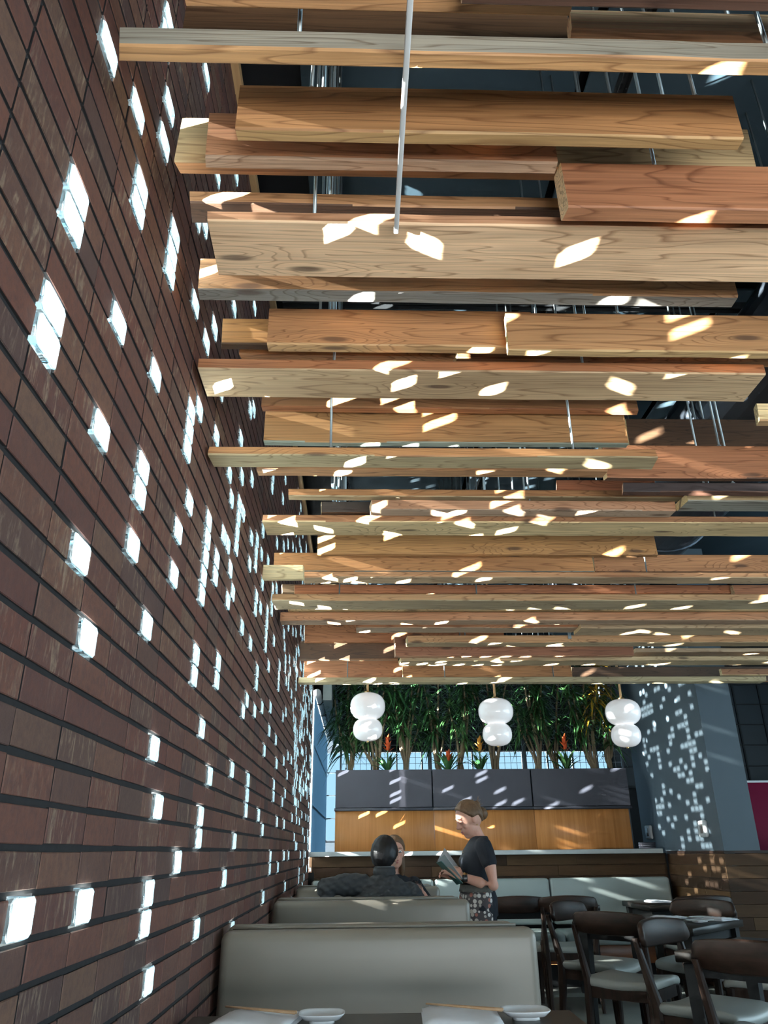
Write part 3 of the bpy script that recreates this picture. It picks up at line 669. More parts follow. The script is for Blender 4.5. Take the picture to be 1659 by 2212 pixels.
napkin(.715, .94, 2.45, 2.69, .751, 'folded white napkin in the middle of the near table under chopsticks', 'napkins on the near table', .0, R(-3), lift=.022)
chopsticks((.135, 2.68, .780), (.352, 2.56, .781), 'pair of wooden chopsticks on the left napkin of the near table')
chopsticks((.735, 2.67, .780), (.945, 2.55, .781), 'pair of wooden chopsticks on the middle napkin of the near table')
dish(.425, 2.60, .75, .135, .12, 'small white dish between the two napkins on the near table', 'white dishes on the near table')
dish(1.02, 2.60, .75, .142, .12, 'small white dish at the right end of the near table', 'white dishes on the near table')

# ------------------------------------------------------------------ wall bench under the ledge
bn = thing('wall_bench', (0, 8.9, 0), 'long pale leather bench along the back wall below the wood planks', 'bench')
XB = (.04, 1.318, 2.525, 3.80)
for i in range(3):
    def lean(v): v.y += -.10*max(0, .94-v.z); return v
    obj('back_cushion', rbox('back_cushion', (XB[i]+.006, -.20, .50), (XB[i+1]-.006, -.08, .925), .03, 4, puff=.012, taper=lean), 'leather_mist', bn)
    obj('seat_cushion', rbox('seat_cushion', (XB[i]+.006, -.72, .36), (XB[i+1]-.006, -.16, .465), .035, 4, puff=.014), 'leather_mist', bn)
obj('frame', MB().box((.04, -.12, .3), (3.8, -.005, .90)), 'paint_black', bn); obj('front_panel', rbox('front_panel', (.04, -.66, .20), (3.8, -.12, .355), .004, 1), 'cherry_base', bn); obj('plinth', MB().box((.06, -.60, 0), (3.78, -.14, .2)), 'paint_black', bn)

# ------------------------------------------------------------------ chairs and tables
def make_chair():
    o = thing('dining_chair', (0, 0, 0), 'x', 'chair', 'curved back wooden dining chairs')   # faces +y
    def arc(z0, z1):
        rings = []; n = 24
        for i in range(n+1):
            a = R(-48+96*i/n); u = abs(i/n-.5)*2; e = max(0, (u-.80)/.20)
            zt = z1-.022*u*u-.050*(1-math.sqrt(max(0, 1-e*e))); zb = z0+.012*u*u+.020*(1-math.sqrt(max(0, 1-e*e)))
            x, yc = .325*math.sin(a), -.205-.325*(math.cos(a)-.70)*.55
            nx, ny = math.sin(a)*.9, -math.cos(a); l = math.hypot(nx, ny); nx, ny = nx/l, ny/l; th = .0155
            tilt = lambda z: (z0-z)*.10
            P_ = lambda s, z: Vector((x+nx*th*s-nx*tilt(z), yc+ny*th*s-ny*tilt(z), z))
            rings.append([P_(-1, zb+.008), P_(-.5, zb), P_(.5, zb), P_(1, zb+.008), P_(1, zt-.012), P_(.55, zt-.002), P_(-.55, zt-.002), P_(-1, zt-.012)])
        return MB().loft(rings)
    obj('backrest', arc(.712, .848), 'walnut_rail', o, smooth=True)
    def post(pts, rad): return MB().loft([[Vector(p)+Vector((a*r[0]*math.copysign(1, 1), b*r[1], 0)) for a, b in ((-1, -.55), (-.55, -1), (.55, -1), (1, -.55), (1, .55), (.55, 1), (-.55, 1), (-1, .55))] for p, r in zip(pts, rad)])
    for s in (-1, 1):
        obj('leg', post([(s*.205, -.245, 0), (s*.202, -.210, .22), (s*.202, -.190, .40), (s*.203, -.192, .47), (s*.214, -.228, .62), (s*.224, -.262, .76)], [(.014, .016), (.019, .023), (.023, .030), (.022, .029), (.017, .020), (.014, .015)]), 'walnut', o)
        obj('leg', post([(s*.205, .210, 0), (s*.202, .203, .22), (s*.200, .197, .42)], [(.014, .015), (.020, .021), (.025, .026)]), 'walnut', o)
    fr = MB()
    for s in (-1, 1): fr.box((s*.200-.012, -.19, .365), (s*.200+.012, .20, .425))
    fr.box((-.20, .186, .365), (.20, .21, .425)); fr.box((-.20, -.20, .365), (.20, -.176, .425)); obj('seat_frame', fr, 'walnut', o)
    def saddle(v):
        v.z += .018*(v.x/.22)**2-.006 + (.0 if v.y < .15 else -.02*((v.y-.15)/.1)**2); return v
    obj('seat', rbox('seat', (-.222, -.205, .415), (.222, .235, .468), .022, 3, puff=.008, taper=saddle), 'leather_sand', o)
    return o
proto = make_chair(); used = [0]
def chair(x, y, rz, label):
    o = proto if not used[0] else copy_tree(proto); used[0] = 1
    o.location = (x, y, 0); o.rotation_euler = (0, 0, R(rz)); o['label'] = label
chair(1.86, 7.34, 2, 'dark curved back chair at the bench table right behind the standing waitress')
chair(2.30, 7.30, -3, 'dark curved back chair at the bench table, right of the one behind the waitress')
chair(3.36, 7.10, 0, 'dark curved back chair at the small bench table beside the slate wall')
T2, T3 = (2.58, 5.80), (2.63, 4.10); k = .47
chair(T2[0]-k+.13, T2[1]-k+.12, -42, 'chair with two bright light spots on its curved back')
chair(T2[0]-k+.15, T2[1]+k-.08, -135, 'chair facing the camera behind the chair with two light spots')
chair(T2[0]+k-.08, T2[1]+k-.08, 135, 'chair with bluish lit backrest across the table with napkins')
chair(T2[0]+k+.03, T2[1]-k, 48, 'chair cut by the right edge beside the table with napkins')
chair(T3[0]-k+.17, T3[1]-k+.16, -40, 'nearest chair at lower right with a wide curved back')
chair(T3[0]-k+.19, T3[1]+k-.05, -140, 'side on chair with rounded backrest between nearest chair and light spotted chair')
def table(name, x, y, w, d, rz, label):
    o = thing(name, (x, y, 0), label, 'table', 'dark square dining tables', R(rz))
    obj('tabletop', rbox('tabletop', (-w/2, -d/2, .705), (w/2, d/2, .75), .004, 1), 'espresso_top', o)
    for sx in (-1, 1):
        for sy in (-1, 1):
            lx, ly = sx*(w/2-.06), sy*(d/2-.06); obj('leg', MB().loft([[Vector((lx+a*q, ly+b*q, z)) for a, b in ((-1, -1), (1, -1), (1, 1), (-1, 1))] for z, q in ((0, .022), (.40, .027), (.70, .034))]), 'paint_black', o)
    ap = MB(); ap.box((-w/2+.08, -d/2+.06, .645), (w/2-.08, -d/2+.085, .704)); ap.box((-w/2+.08, d/2-.085, .645), (w/2-.08, d/2-.06, .704)); ap.box((-w/2+.06, -d/2+.08, .645), (-w/2+.085, d/2-.08, .704)); ap.box((w/2-.085, -d/2+.08, .645), (w/2-.06, d/2-.08, .704)); obj('apron', ap, 'paint_black', o)
table('dining_table', *T2, .84, .84, 45, 'dark square table set corner on with napkins and plates, middle right')
table('dining_table', *T3, .84, .84, 45, 'dark square table set corner on behind the nearest chair')
table('bench_table', 2.15, 7.72, 1.0, .66, 0, 'dark bench table in front of the pale bench behind the waitress')
table('bench_table', 3.36, 7.60, .66, .74, 0, 'small dark bench table by the slate wall with a napkin on it')
napkin(2.60, 2.82, 5.83, 5.99, .751, 'folded white napkin at the far side of the corner on table', 'napkins on the dining tables', rz=R(10))
dish(2.90, 5.86, .75, .15, .10, 'flat white plate right of the far napkin on the corner on table', 'plates on the dining tables', R(20), .014)
dish(2.80, 5.62, .75, .20, .13, 'flat white plate at the near corner of the corner on table', 'plates on the dining tables', R(30), .014)
napkin(2.90, 3.08, 5.66, 5.82, .751, 'folded white napkin right of the near plate on the corner on table', 'napkins on the dining tables', rz=R(30))
napkin(3.16, 3.38, 7.58, 7.76, .751, 'folded white napkin on the small bench table by the slate wall', 'napkins on the dining tables')
napkin(2.16, 2.36, 7.70, 7.86, .751, 'folded white napkin on the bench table between two chair backs', 'napkins on the dining tables')
# ------------------------------------------------------------------ veneer panels, planters, trellis
cb = thing('veneer_screen', (0, 9.05, 0), 'long orange wood veneer screen standing on the stone ledge', 'screen')
for i, (a, b) in enumerate(((.27, 1.372), (1.375, 2.50), (2.503, 3.575))):
    obj('panel', rbox('panel', (a, 0, 1.196), (b, .03, 1.608), .002, 1), 'orange_veneer', cb)
for i, (a, b, lab) in enumerate(((.27, 1.354, 'left dark metal planter box above the orange veneer'), (1.37, 2.484, 'middle dark metal planter box above the orange veneer'), (2.50, 3.60, 'right dark metal planter box above the orange veneer'))):
    o = thing('planter_box', (0, 9.03, 0), lab, 'planter', 'dark metal planter boxes')
    mb = MB(); mb.box((a, 0, 1.645), (b, .012, 2.043)); mb.box((a, .40, 1.645), (b, .412, 2.043)); mb.box((a, .012, 1.645), (a+.012, .40, 2.043)); mb.box((b-.012, .012, 1.645), (b, .40, 2.043)); mb.box((a+.012, .012, 1.645), (b-.012, .40, 1.66)); obj('trough', mb, 'planter_metal', o)
    obj('bottom_rail', rbox('bottom_rail', (a-.01, -.012, 1.610), (b+.01, .41, 1.640), .003, 1), 'planter_metal', o)
    obj('soil', MB().box((a+.012, .012, 1.66), (b-.012, .40, 2.00)), 'bark', o)
TP = (.30, 1.395, 2.559, 3.772)
for i, lab in enumerate(('left wire trellis panel behind the planter greenery', 'middle wire trellis panel behind the planter greenery', 'right wire trellis panel behind the planter greenery')):
    o = thing('wire_trellis', (0, 9.6, 0), lab, 'trellis', 'wire trellis panels behind the plants'); a, b = TP[i], TP[i+1]
    for x in (a+.012, b-.012): obj('post', MB().box((x-.011, -.011, 1.2), (x+.011, .011, 3.95)), 'steel_post', o)
    mb = MB(); n = int((b-a-.05)/.072)
    for q in range(1, n): x = a+.025+(b-a-.05)*q/n; mb.box((x-.0024, -.002, 1.95), (x+.0024, .002, 3.9))
    for q in range(27): z = 1.95+q*.072; mb.box((a+.02, -.005, z-.0024), (b-.02, -.001, z+.0024))
    obj('wire_mesh', mb, 'wire', o, kind='stuff')
def blade(mb, base, dirv, length, width, droop):
    """one strap leaf, keeled and bending over"""
    base, d = Vector(base), Vector(dirv).normalized(); side = d.cross(Vector((0, 0, 1)))
    if side.length < .05: side = Vector((1, 0, 0))
    side.normalize(); nrm = side.cross(d); n = 5; L_, C_, R_ = [], [], []
    for i in range(n+1):
        u = i/n; p = base+d*(length*u)+Vector((0, 0, -droop*length*u*u)); w = width*.5*math.sin(math.pi*(.12+.86*u)**.8) if u < 1 else .0006
        L_.append(p-side*w+nrm*w*.35); C_.append(p); R_.append(p+side*w+nrm*w*.35)
    vs = L_+C_+R_; m_ = n+1; fs = []
    for i in range(n): fs += [(i, i+1, m_+i+1, m_+i), (m_+i, m_+i+1, 2*m_+i+1, 2*m_+i)]
    mb.add(vs, fs)
def dracaena(x, y, heads, lab, seedv, yellow=False):
    rnd = random.Random(seedv); o = thing('dracaena_plant', (x, y, 2.0), lab, 'plant', 'tall leafy plants in the planters')
    heads = list(heads)+[(rnd.uniform(-.25, .25), rnd.uniform(.62, .98)) for _ in range(2)]+[(rnd.uniform(-.2, .2), rnd.uniform(1.0, 1.2))]
    for (hx, hz) in heads:
        pts = [Vector((rnd.uniform(-.04, .04), rnd.uniform(-.03, .03), -.02))]; n = 7
        for i in range(1, n+1): u = i/n; pts.append(Vector((hx*u+.025*math.sin(u*5+seedv)+rnd.uniform(-.008, .008), rnd.uniform(-.03, .03)+.04*u, hz*u)))
        obj('cane', MB().tube(pts, [.017-.008*i/n for i in range(n+1)], 7), 'bark', o, smooth=True)
        fo = MB(); tip = pts[-1]
        for lev in range(3):
            p0 = pts[-1-lev]
            for q in range(26 if lev == 0 else 15):
                a = rnd.uniform(0, 2*math.pi); el = rnd.uniform(-.25, 1.2) if lev == 0 else rnd.uniform(-.5, .5)
                blade(fo, p0+Vector((0, 0, rnd.uniform(-.05, .05))), (math.cos(a)*math.cos(el), math.sin(a)*math.cos(el)*.7, math.sin(el)), rnd.uniform(.17, .31), rnd.uniform(.020, .034), rnd.uniform(.3, .9))
        obj('foliage', fo.mesh('foliage', fix=False), 'leaf_yellow' if yellow and hx > 0 else 'leaf', o, kind='stuff')
DR = [(.42, 9.30, [(-.12, .62), (.08, .95), (.0, 1.25), (-.05, .40)], 'leftmost leafy plant behind the left pendant lamp'),
      (.72, 9.22, [(-.10, .50), (.18, .85), (.05, 1.2), (-.15, 1.45)], 'leafy plant between left pendant and the left red bloom'),
      (1.10, 9.25, [(-.1, .72), (.12, .55), (.05, 1.02), (-.2, 1.35), (.2, 1.3)], 'thick stemmed leafy plant right of the left red bloom'),
      (1.48, 9.28, [(-.08, .66), (.15, .98), (0, 1.35)], 'leafy plant just left of the middle pendant lamp'),
      (1.72, 9.22, [(-.10, .80), (.05, .55), (.1, 1.2)], 'twisted pale stemmed plant behind the middle pendant lamp'),
      (2.12, 9.30, [(-.12, .95), (.12, .70), (0, 1.3), (.25, 1.1)], 'leafy plant right of the middle pendant lamp'),
      (2.62, 9.22, [(-.18, .70), (.05, .92), (.2, 1.2), (-.05, 1.4)], 'bushy plant left of the right hand orange bloom'),
      (2.85, 9.30, [(.1, .6), (-.1, 1.05), (.2, 1.35)], 'tall thin plant directly behind the right hand orange bloom'),
      (3.30, 9.24, [(-.12, .62), (.10, .98), (-.25, .9), (.18, 1.25), (-.02, 1.3)], 'many stemmed plant with yellowing leaves by the right pendant'),
      (3.52, 9.30, [(.06, .50), (.0, .85), (-.1, 1.2)], 'plant at the right end of the planters beside the slate wall')]
for i, (x, y, hd, lab) in enumerate(DR): dracaena(x, y, hd, lab, i+1, i == 8)
def bromeliad(x, y, mat, lab, seedv, hgt=.34):
    rnd = random.Random(seedv); o = thing('bromeliad', (x, y, 2.0), lab, 'plant', 'bromeliads in the planters')
    for q in range(14):
        a = 2*math.pi*q/14+rnd.uniform(-.2, .2); el = rnd.uniform(.75, 1.35); mb = MB(); blade(mb, (0, 0, .0), (math.cos(a)*math.cos(el), math.sin(a)*math.cos(el)*.6, math.sin(el)), rnd.uniform(.32, .45), .050, .38); obj('leaf', mb.mesh('leaf', fix=False), 'leaf', o)
    obj('flower_stalk', MB().tube([(0, 0, 0), (.005, 0, hgt*.7)], .008, 7), 'leaf', o)
    for q in range(11):
        a = q*2.4; el = .75+.6*q/11; mb = MB(); blade(mb, (.005, 0, hgt*(.55+.028*q)), (math.cos(a)*math.cos(el), math.sin(a)*math.cos(el), math.sin(el)), .11, .042, .1); obj('bract', mb.mesh('bract', fix=False), mat, o)
bromeliad(.86, 9.10, 'bromeliad_red', 'bromeliad with a red bloom in the left planter', 1, .42)
bromeliad(1.93, 9.10, 'bromeliad_orange', 'bromeliad with a yellow orange bloom right of the middle pendant', 2, .40)
bromeliad(2.93, 9.10, 'bromeliad_red', 'bromeliad with an orange red bloom in the right planter', 3, .42)
bromeliad(1.56, 9.10, 'bromeliad_red', 'low bromeliad in front of the stems left of the middle pendant', 4, .22)

# ------------------------------------------------------------------ wall fittings
def thermostat(y, z, lab):
    o = thing('thermostat', (PX+.02, y, z), lab, 'thermostat', 'white thermostats on the slate wall')
    obj('case', rbox('case', (-.035, -.085, -.075), (0, .085, .075), .016, 3), 'white_plastic', o); obj('display', rbox('display', (-.0375, -.032, -.042), (-.030, .032, .044), .002, 1), 'grey_screen', o)
thermostat(7.86, 1.367, 'white thermostat with grey display near the front edge of the slate wall')
thermostat(9.36, 1.368, 'shaded white thermostat at the back of the slate wall')
for i, lab in enumerate(('bottom folder of the grey stack at the right end of the ledge', 'middle folder of the grey stack at the right end of the ledge', 'top folder of the grey stack at the right end of the ledge')):
    o = obj('menu_folder', rbox('menu_folder', (3.63, 8.95-.004*i, 1.196+.022*i), (3.79, 9.04, 1.216+.022*i), .003, 1), 'planter_metal'); tag(o, lab, 'folder', 'grey folders stacked on the ledge')

# ------------------------------------------------------------------ people
def ring_e(c, ax, ay, rx, ry, seg=18):
    return [Vector(c)+ax*(rx*math.cos(2*math.pi*k/seg))+ay*(ry*math.sin(2*math.pi*k/seg)) for k in range(seg)]
def limb(mb, pts, rad, seg=14): mb.tube(pts, rad, seg); mb.ell(pts[0], (rad[0],)*3, u=12, v=8); mb.ell(pts[-1], (rad[-1],)*3, u=12, v=8); [mb.ell(p, (r,)*3, u=12, v=8) for p, r in zip(pts[1:-1], rad[1:-1])]
def head_parts(mb, mtx, s=1.0):
    """head facing +X local, chin down -Z, origin at the centre of the skull"""
    T_ = mtx @ Matrix.Scale(s, 4)
    mb.ell((-.008, 0, .018), (.096, .076, .100), T_, 28, 20)
    mb.ell((.030, 0, -.048), (.060, .060, .072), T_, 24, 16)
    mb.ell((.058, 0, -.092), (.026, .030, .024), T_, 16, 12)           # chin
    mb.ell((.012, 0, -.075), (.055, .057, .040), T_, 18, 12)           # jaw
    mb.ell((.072, 0, .034), (.016, .050, .014), T_, 18, 10)            # brow
    mb.ell((.098, 0, -.018), (.020, .015, .015), T_, 14, 10)           # nose tip
    mb.tube([T_ @ Vector(p) for p in ((.082, 0, .028), (.090, 0, .004), (.101, 0, -.016))], [.0085, .010, .0115], 10)
    for q in (-1, 1):
        mb.ell((.092, q*.012, -.022), (.011, .008, .008), T_, 10, 8)
        mb.ell((.054, q*.040, -.026), (.026, .020, .022), T_, 14, 10)  # cheek
        mb.ell((-.006, q*.078, -.012), (.015, .007, .026), T_ @ Matrix.Rotation(R(-10), 4, 'Y'), 12, 10)  # ear
    mb.ell((.083, 0, -.054), (.014, .024, .007), T_, 14, 8); mb.ell((.081, 0, -.066), (.014, .022, .008), T_, 14, 8)
def head_bits(parent, mtx, s=1.0, lids=True):
    T_ = mtx @ Matrix.Scale(s, 4)
    for q in (-1, 1):
        obj('eye', MB().ell((.074, q*.031, .010), (.013, .014, .0115), T_, 14, 10), 'eye_white' if not lids else 'skin', parent, smooth=True)
        if not lids: obj('iris', MB().ell((.0845, q*.031, .010), (.0035, .0055, .0055), T_, 10, 8), 'lash', parent)
        obj('eyelash', MB().tube([T_ @ Vector((.0845, q*(.031+d_), .0045-abs(d_)*.1)) for d_ in (-.012, -.006, 0, .006, .012)], .0016, 6), 'lash', parent)
        obj('eyebrow', MB().tube([T_ @ Vector((.0905-abs(d_-.0)*.25, q*(.033+d_), .037-abs(d_)*.18)) for d_ in (-.016, -.008, 0, .008, .016)], [.0016, .003, .0032, .0028, .0012], 7), 'hair_brown', parent, smooth=True)
    obj('lips', MB().ell((.0895, 0, -.055), (.0085, .021, .0058), T_, 14, 8).ell((.0875, 0, -.0665), (.0085, .018, .0066), T_, 14, 8), 'lip', parent, smooth=True)
def hair_cap(mtx, s, line, thick=.010, low=-.07):
    """hair shell hugging the skull: line(x,y,z) > 0 where hair grows"""
    mb = MB(); u, v = 44, 30; T_ = mtx @ Matrix.Scale(s, 4); vs = []; fs = []; rnd = random.Random(4)
    for i in range(v+1):
        th = math.pi*i/v
        for k in range(u):
            ph = 2*math.pi*k/u; d = Vector((math.sin(th)*math.cos(ph), math.sin(th)*math.sin(ph), math.cos(th)))
            g_ = max(0, min(1, line(d.x, d.y, d.z)*6)); e = thick*(.25+.75*g_)+.0022*math.sin(ph*13+th*4)*math.sin(th)+rnd.uniform(-.0012, .0012)
            rr = Vector(((.096+e)*d.x-.008, (.076+e)*d.y, (.100+e)*d.z+.018))*g_+Vector((.075*d.x-.008, .058*d.y, .080*d.z+.018))*(1-g_)
            vs.append(T_ @ rr)
    for i in range(v):
        for k in range(u): fs.append((i*u+k, (i+1)*u+k, (i+1)*u+(k+1) % u, i*u+(k+1) % u))
    return mb.add(vs, fs)
def hand(mb, wrist, fwd, up, curl=.5, s=1.0, thumb=1, spread=.35):
    """palm, four jointed fingers and a thumb; fwd along the palm, up = back of the hand"""
    f_ = Vector(fwd).normalized(); u_ = Vector(up); u_ = (u_-f_*u_.dot(f_)).normalized(); sd = f_.cross(u_); w = Vector(wrist)
    for a in (-.026, -.009, .009, .026): mb.tube([w+f_*.004*s+sd*a*.6*s, w+f_*.05*s+sd*a*s, w+f_*.088*s+sd*a*1.05*s], [.013*s, .0135*s, .0105*s], 10)
    for i, (a, L_) in enumerate(((-.028, .060), (-.0095, .076), (.0095, .082), (.028, .072))):
        p = w+f_*.084*s+sd*a*1.05*s; d = (f_+sd*a*spread*6).normalized(); pts = [p]; ang = 0; r_ = [.0098*s]
        for jn, fr_ in enumerate((.45, .32, .23)):
            ang += curl*(.7+.25*jn); dd = d*math.cos(ang)-u_*math.sin(ang); p = p+dd*L_*fr_*s; pts.append(p); r_.append((.0090-.0012*jn)*s)
        limb(mb, pts, r_, 9)
    b0 = w+f_*.022*s+sd*thumb*.022*s; t1 = b0+(sd*thumb*.9+f_*.7-u_*.25).normalized()*.036*s; t2 = t1+(sd*thumb*.25+f_*.9-u_*.5).normalized()*.030*s; t3 = t2+(f_*.9-u_*.6-sd*thumb*.1).normalized()*.024*s
    limb(mb, [b0, t1, t2, t3], [.0135*s, .0115*s, .0098*s, .008*s], 9)
def torso(mb, secs):
    """secs: (centre, rx along X, ry along Y)"""
    mb.loft([ring_e(c, Vector((1, 0, 0)), Vector((0, 1, 0)), rx, ry, 24) for c, rx, ry in secs])

# --- waitress standing at the aisle side of the booth, reading from a menu; she faces the wall (-X)
WX, WY = 1.36, 5.80
wt = thing('person', (WX, WY, 0), 'standing waitress in black tee and patterned apron reading from an open menu', 'person', 'people')
Pw = lambda x, y, z: Vector((x-WX, y-WY, z))
hm = Matrix.Translation(Pw(1.318, WY-.01, 1.405)) @ Matrix.Rotation(R(180+14), 4, 'Z') @ Matrix.Rotation(R(26), 4, 'Y')
body = MB(); head_parts(body, hm, 1.0)
limb(body, [Pw(1.385, WY, 1.245), Pw(1.365, WY, 1.30), Pw(1.335, WY, 1.36)], [.056, .050, .052])
torso(body, [((.01, 0, .80), .09, .14), ((0, 0, .90), .092, .14), ((-.008, 0, 1.0), .078, .115), ((-.016, 0, 1.10), .085, .128), ((-.006, 0, 1.19), .080, .138), ((.020, 0, 1.25), .060, .118), ((.028, 0, 1.285), .042, .055)])
LA = [Pw(1.392, WY-.150, 1.225), Pw(1.420, WY-.195, 1.10), Pw(1.432, WY-.205, .985), Pw(1.345, WY-.195, 1.00), Pw(1.235, WY-.155, 1.035)]
RA = [Pw(1.385, WY+.165, 1.225), Pw(1.42, WY+.215, 1.09), Pw(1.42, WY+.22, .985), Pw(1.32, WY+.14, 1.00), Pw(1.215, WY+.03, 1.03)]
limb(body, LA, [.050, .042, .036, .035, .026]); limb(body, RA, [.052, .044, .041, .037, .026])
hand(body, LA[-1], (-.82, .22, .42), (.25, -.85, .45), .42, .98, thumb=1); hand(body, RA[-1], (-.85, -.25, .35), (.2, .9, .3), .55, .98, thumb=-1)
for q in (-1, 1):
    limb(body, [Vector((.0, q*.085, .84)), Vector((-.005, q*.09, .46)), Vector((.02, q*.09, .09))], [.088, .058, .042]); limb(body, [Vector((.03, q*.09, .05)), Vector((-.06, q*.10, .045)), Vector((-.14, q*.105, .035))], [.042, .040, .032])
obj('body', remeshed('body', body, .0045, 3), 'skin', wt)
head_bits(wt, hm, 1.0, True)
hl = lambda x, y, z: (-x*.85+.30+z*.62) if z > -.15 else (-x-.28+z*.35)
hair = hair_cap(hm, 1.0, hl, .011)
hair.ell((-.105, 0, -.012), (.042, .048, .046), hm, 20, 14); hair.ell((-.098, .0, .055), (.028, .035, .030), hm, 14, 10)
rr_ = random.Random(2)
for q in range(16):
    p = hm @ Vector((-.10+rr_.uniform(-.03, .02), rr_.uniform(-.03, .03), .04+rr_.uniform(0, .05))); hair.tube([p, p+Vector((rr_.uniform(.0, .03), rr_.uniform(-.01, .01), rr_.uniform(.0, .03)))], [.0025, .0008], 5)
obj('hair', hair, 'hair_brown', wt, smooth=True)
tee = MB(); torso(tee, [((-.0, 0, .915), .104, .150), ((-.008, 0, 1.0), .090, .128), ((-.016, 0, 1.10), .098, .142), ((-.006, 0, 1.19), .094, .152), ((.020, 0, 1.25), .076, .132), ((.028, 0, 1.290), .056, .066)])
tee.ell((-.072, -.060, 1.125), (.050, .058, .055)); tee.ell((-.072, .060, 1.125), (.050, .058, .055))
for A in (LA, RA): limb(tee, [A[0]+Vector((-.005, 0, .0)), A[0]*.6+A[1]*.4, A[0]*.22+A[1]*.78], [.060, .058, .056])
obj('t_shirt', remeshed('t_shirt', tee, .006, 4), 'cotton_black', wt)
ap_ = MB()
def skirt(secs, a0, a1, th, n=26):
    """open cloth wrapped round the body from angle a0 to a1, with thickness"""
    g = []
    for off in (0, th):
        for (c, rx, ry) in secs:
            for i in range(n+1):
                a = R(a0+(a1-a0)*i/n); w = 1+.02*math.sin(i*1.1); g.append(Vector(c)+Vector(((rx*w+off)*math.cos(a), (ry*w+off)*math.sin(a), 0)))
    m_ = n+1; S_ = len(secs); fs = []
    for s_ in range(S_-1):
        for i in range(n):
            a = s_*m_+i; fs.append((a, a+m_, a+m_+1, a+1)); b = a+S_*m_; fs.append((b, b+1, b+m_+1, b+m_))
    for i in range(n): fs.append((i, i+1, S_*m_+i+1, S_*m_+i)); e = (S_-1)*m_+i; fs.append((e, S_*m_+e, S_*m_+e+1, e+1))
    for s_ in range(S_-1):
        for i in (0, n): a = s_*m_+i; fs.append((a, S_*m_+a, S_*m_+a+m_, a+m_))
    return MB().add(g, fs)
aps = [((-.0, 0, .945), .122, .165), ((.0, 0, .90), .132, .172), ((-.008, 0, .80), .142, .182), ((-.016, 0, .66), .150, .188), ((-.02, 0, .52), .155, .19)]
obj('apron', skirt(aps, 78, 300, .004), 'apron', wt, smooth=True)
obj('apron_band', skirt([((-.0, 0, .985), .120, .162), ((.0, 0, .94), .129, .170)], 70, 305, .005), 'belt_grey', wt, smooth=True)
tr_ = MB()
torso(tr_, [((.01, 0, .79), .115, .165), ((.008, 0, .90), .118, .165), ((.0, 0, .955), .108, .155)])
for q in (-1, 1): limb(tr_, [Vector((.005, q*.085, .84)), Vector((.0, q*.09, .46)), Vector((.022, q*.09, .10))], [.100, .070, .058])
obj('trousers', remeshed('trousers', tr_, .008, 3), 'cotton_black', wt)
for q in (-1, 1): obj('shoe', MB().loft([ring_e(Vector((.06-.22*i/6, q*(.09+.016*i/6), .034)), Vector((0, 1, 0)), Vector((0, 0, 1)), w_, .034 if i < 6 else .02, 14) for i, w_ in enumerate((.026, .036, .040, .042, .045, .040, .018))]), 'paint_black', wt, smooth=True)
nk = MB(); nk.tube([Pw(1.40, WY-.06, 1.285), Pw(1.325, WY-.062, 1.235), Pw(1.262, WY-.03, 1.185), Pw(1.262, WY+.03, 1.19), Pw(1.34, WY+.06, 1.25)], .0016, 6); obj('necklace', nk, 'gold', wt)
ww = LA[-1]*.9+LA[-2]*.1; obj('watch_strap', MB().tube([ww+Vector((.014, 0, -.004)), ww+Vector((-.010, .004, .003))], .0315, 18), 'gold', wt, smooth=True); obj('watch_face', rbox('watch_face', (-.017, -.008, -.021), (.017, .006, .021), .004, 2), 'watch_black', wt, (ww.x, ww.y-.031, ww.z-.004))
obj('earring', MB().ell(hm @ Vector((-.004, .086, -.05)), (.005,)*3, u=8, v=6), 'gold', wt)
# open menu in her hands
mn = thing('menu', (1.14, WY-.10, 1.06), 'open folded menu with green cover held by the waitress', 'menu')
def sheet(pts, th=.003):
    a, b, c_, d_ = [Vector(p) for p in pts]; n_ = (b-a).cross(d_-a).normalized()*th
    return MB().add([a, b, c_, d_, a+n_, b+n_, c_+n_, d_+n_], [(0, 3, 2, 1), (4, 5, 6, 7), (0, 1, 5, 4), (1, 2, 6, 5), (2, 3, 7, 6), (3, 0, 4, 7)])
sp0, sp1 = Vector((.065, .03, -.075)), Vector((-.070, .03, .065))
obj('cover', sheet([sp0, sp0+Vector((.025, -.13, .015)), sp1+Vector((.02, -.13, .01)), sp1]), 'menu_green', mn); obj('cover', sheet([sp0, sp0+Vector((.05, .13, .06)), sp1+Vector((.05, .13, .05)), sp1]), 'menu_green', mn)
obj('page', sheet([sp0+Vector((.006, 0, .006)), sp0+Vector((.034, -.125, .03)), sp1+Vector((.045, -.12, .05)), sp1+Vector((.008, 0, .012))], .0015), 'menu_page', mn); obj('page', sheet([sp0+Vector((.006, 0, .006)), sp0+Vector((.058, .12, .07)), sp1+Vector((.07, .11, .09)), sp1+Vector((.008, 0, .012))], .0015), 'menu_page', mn)

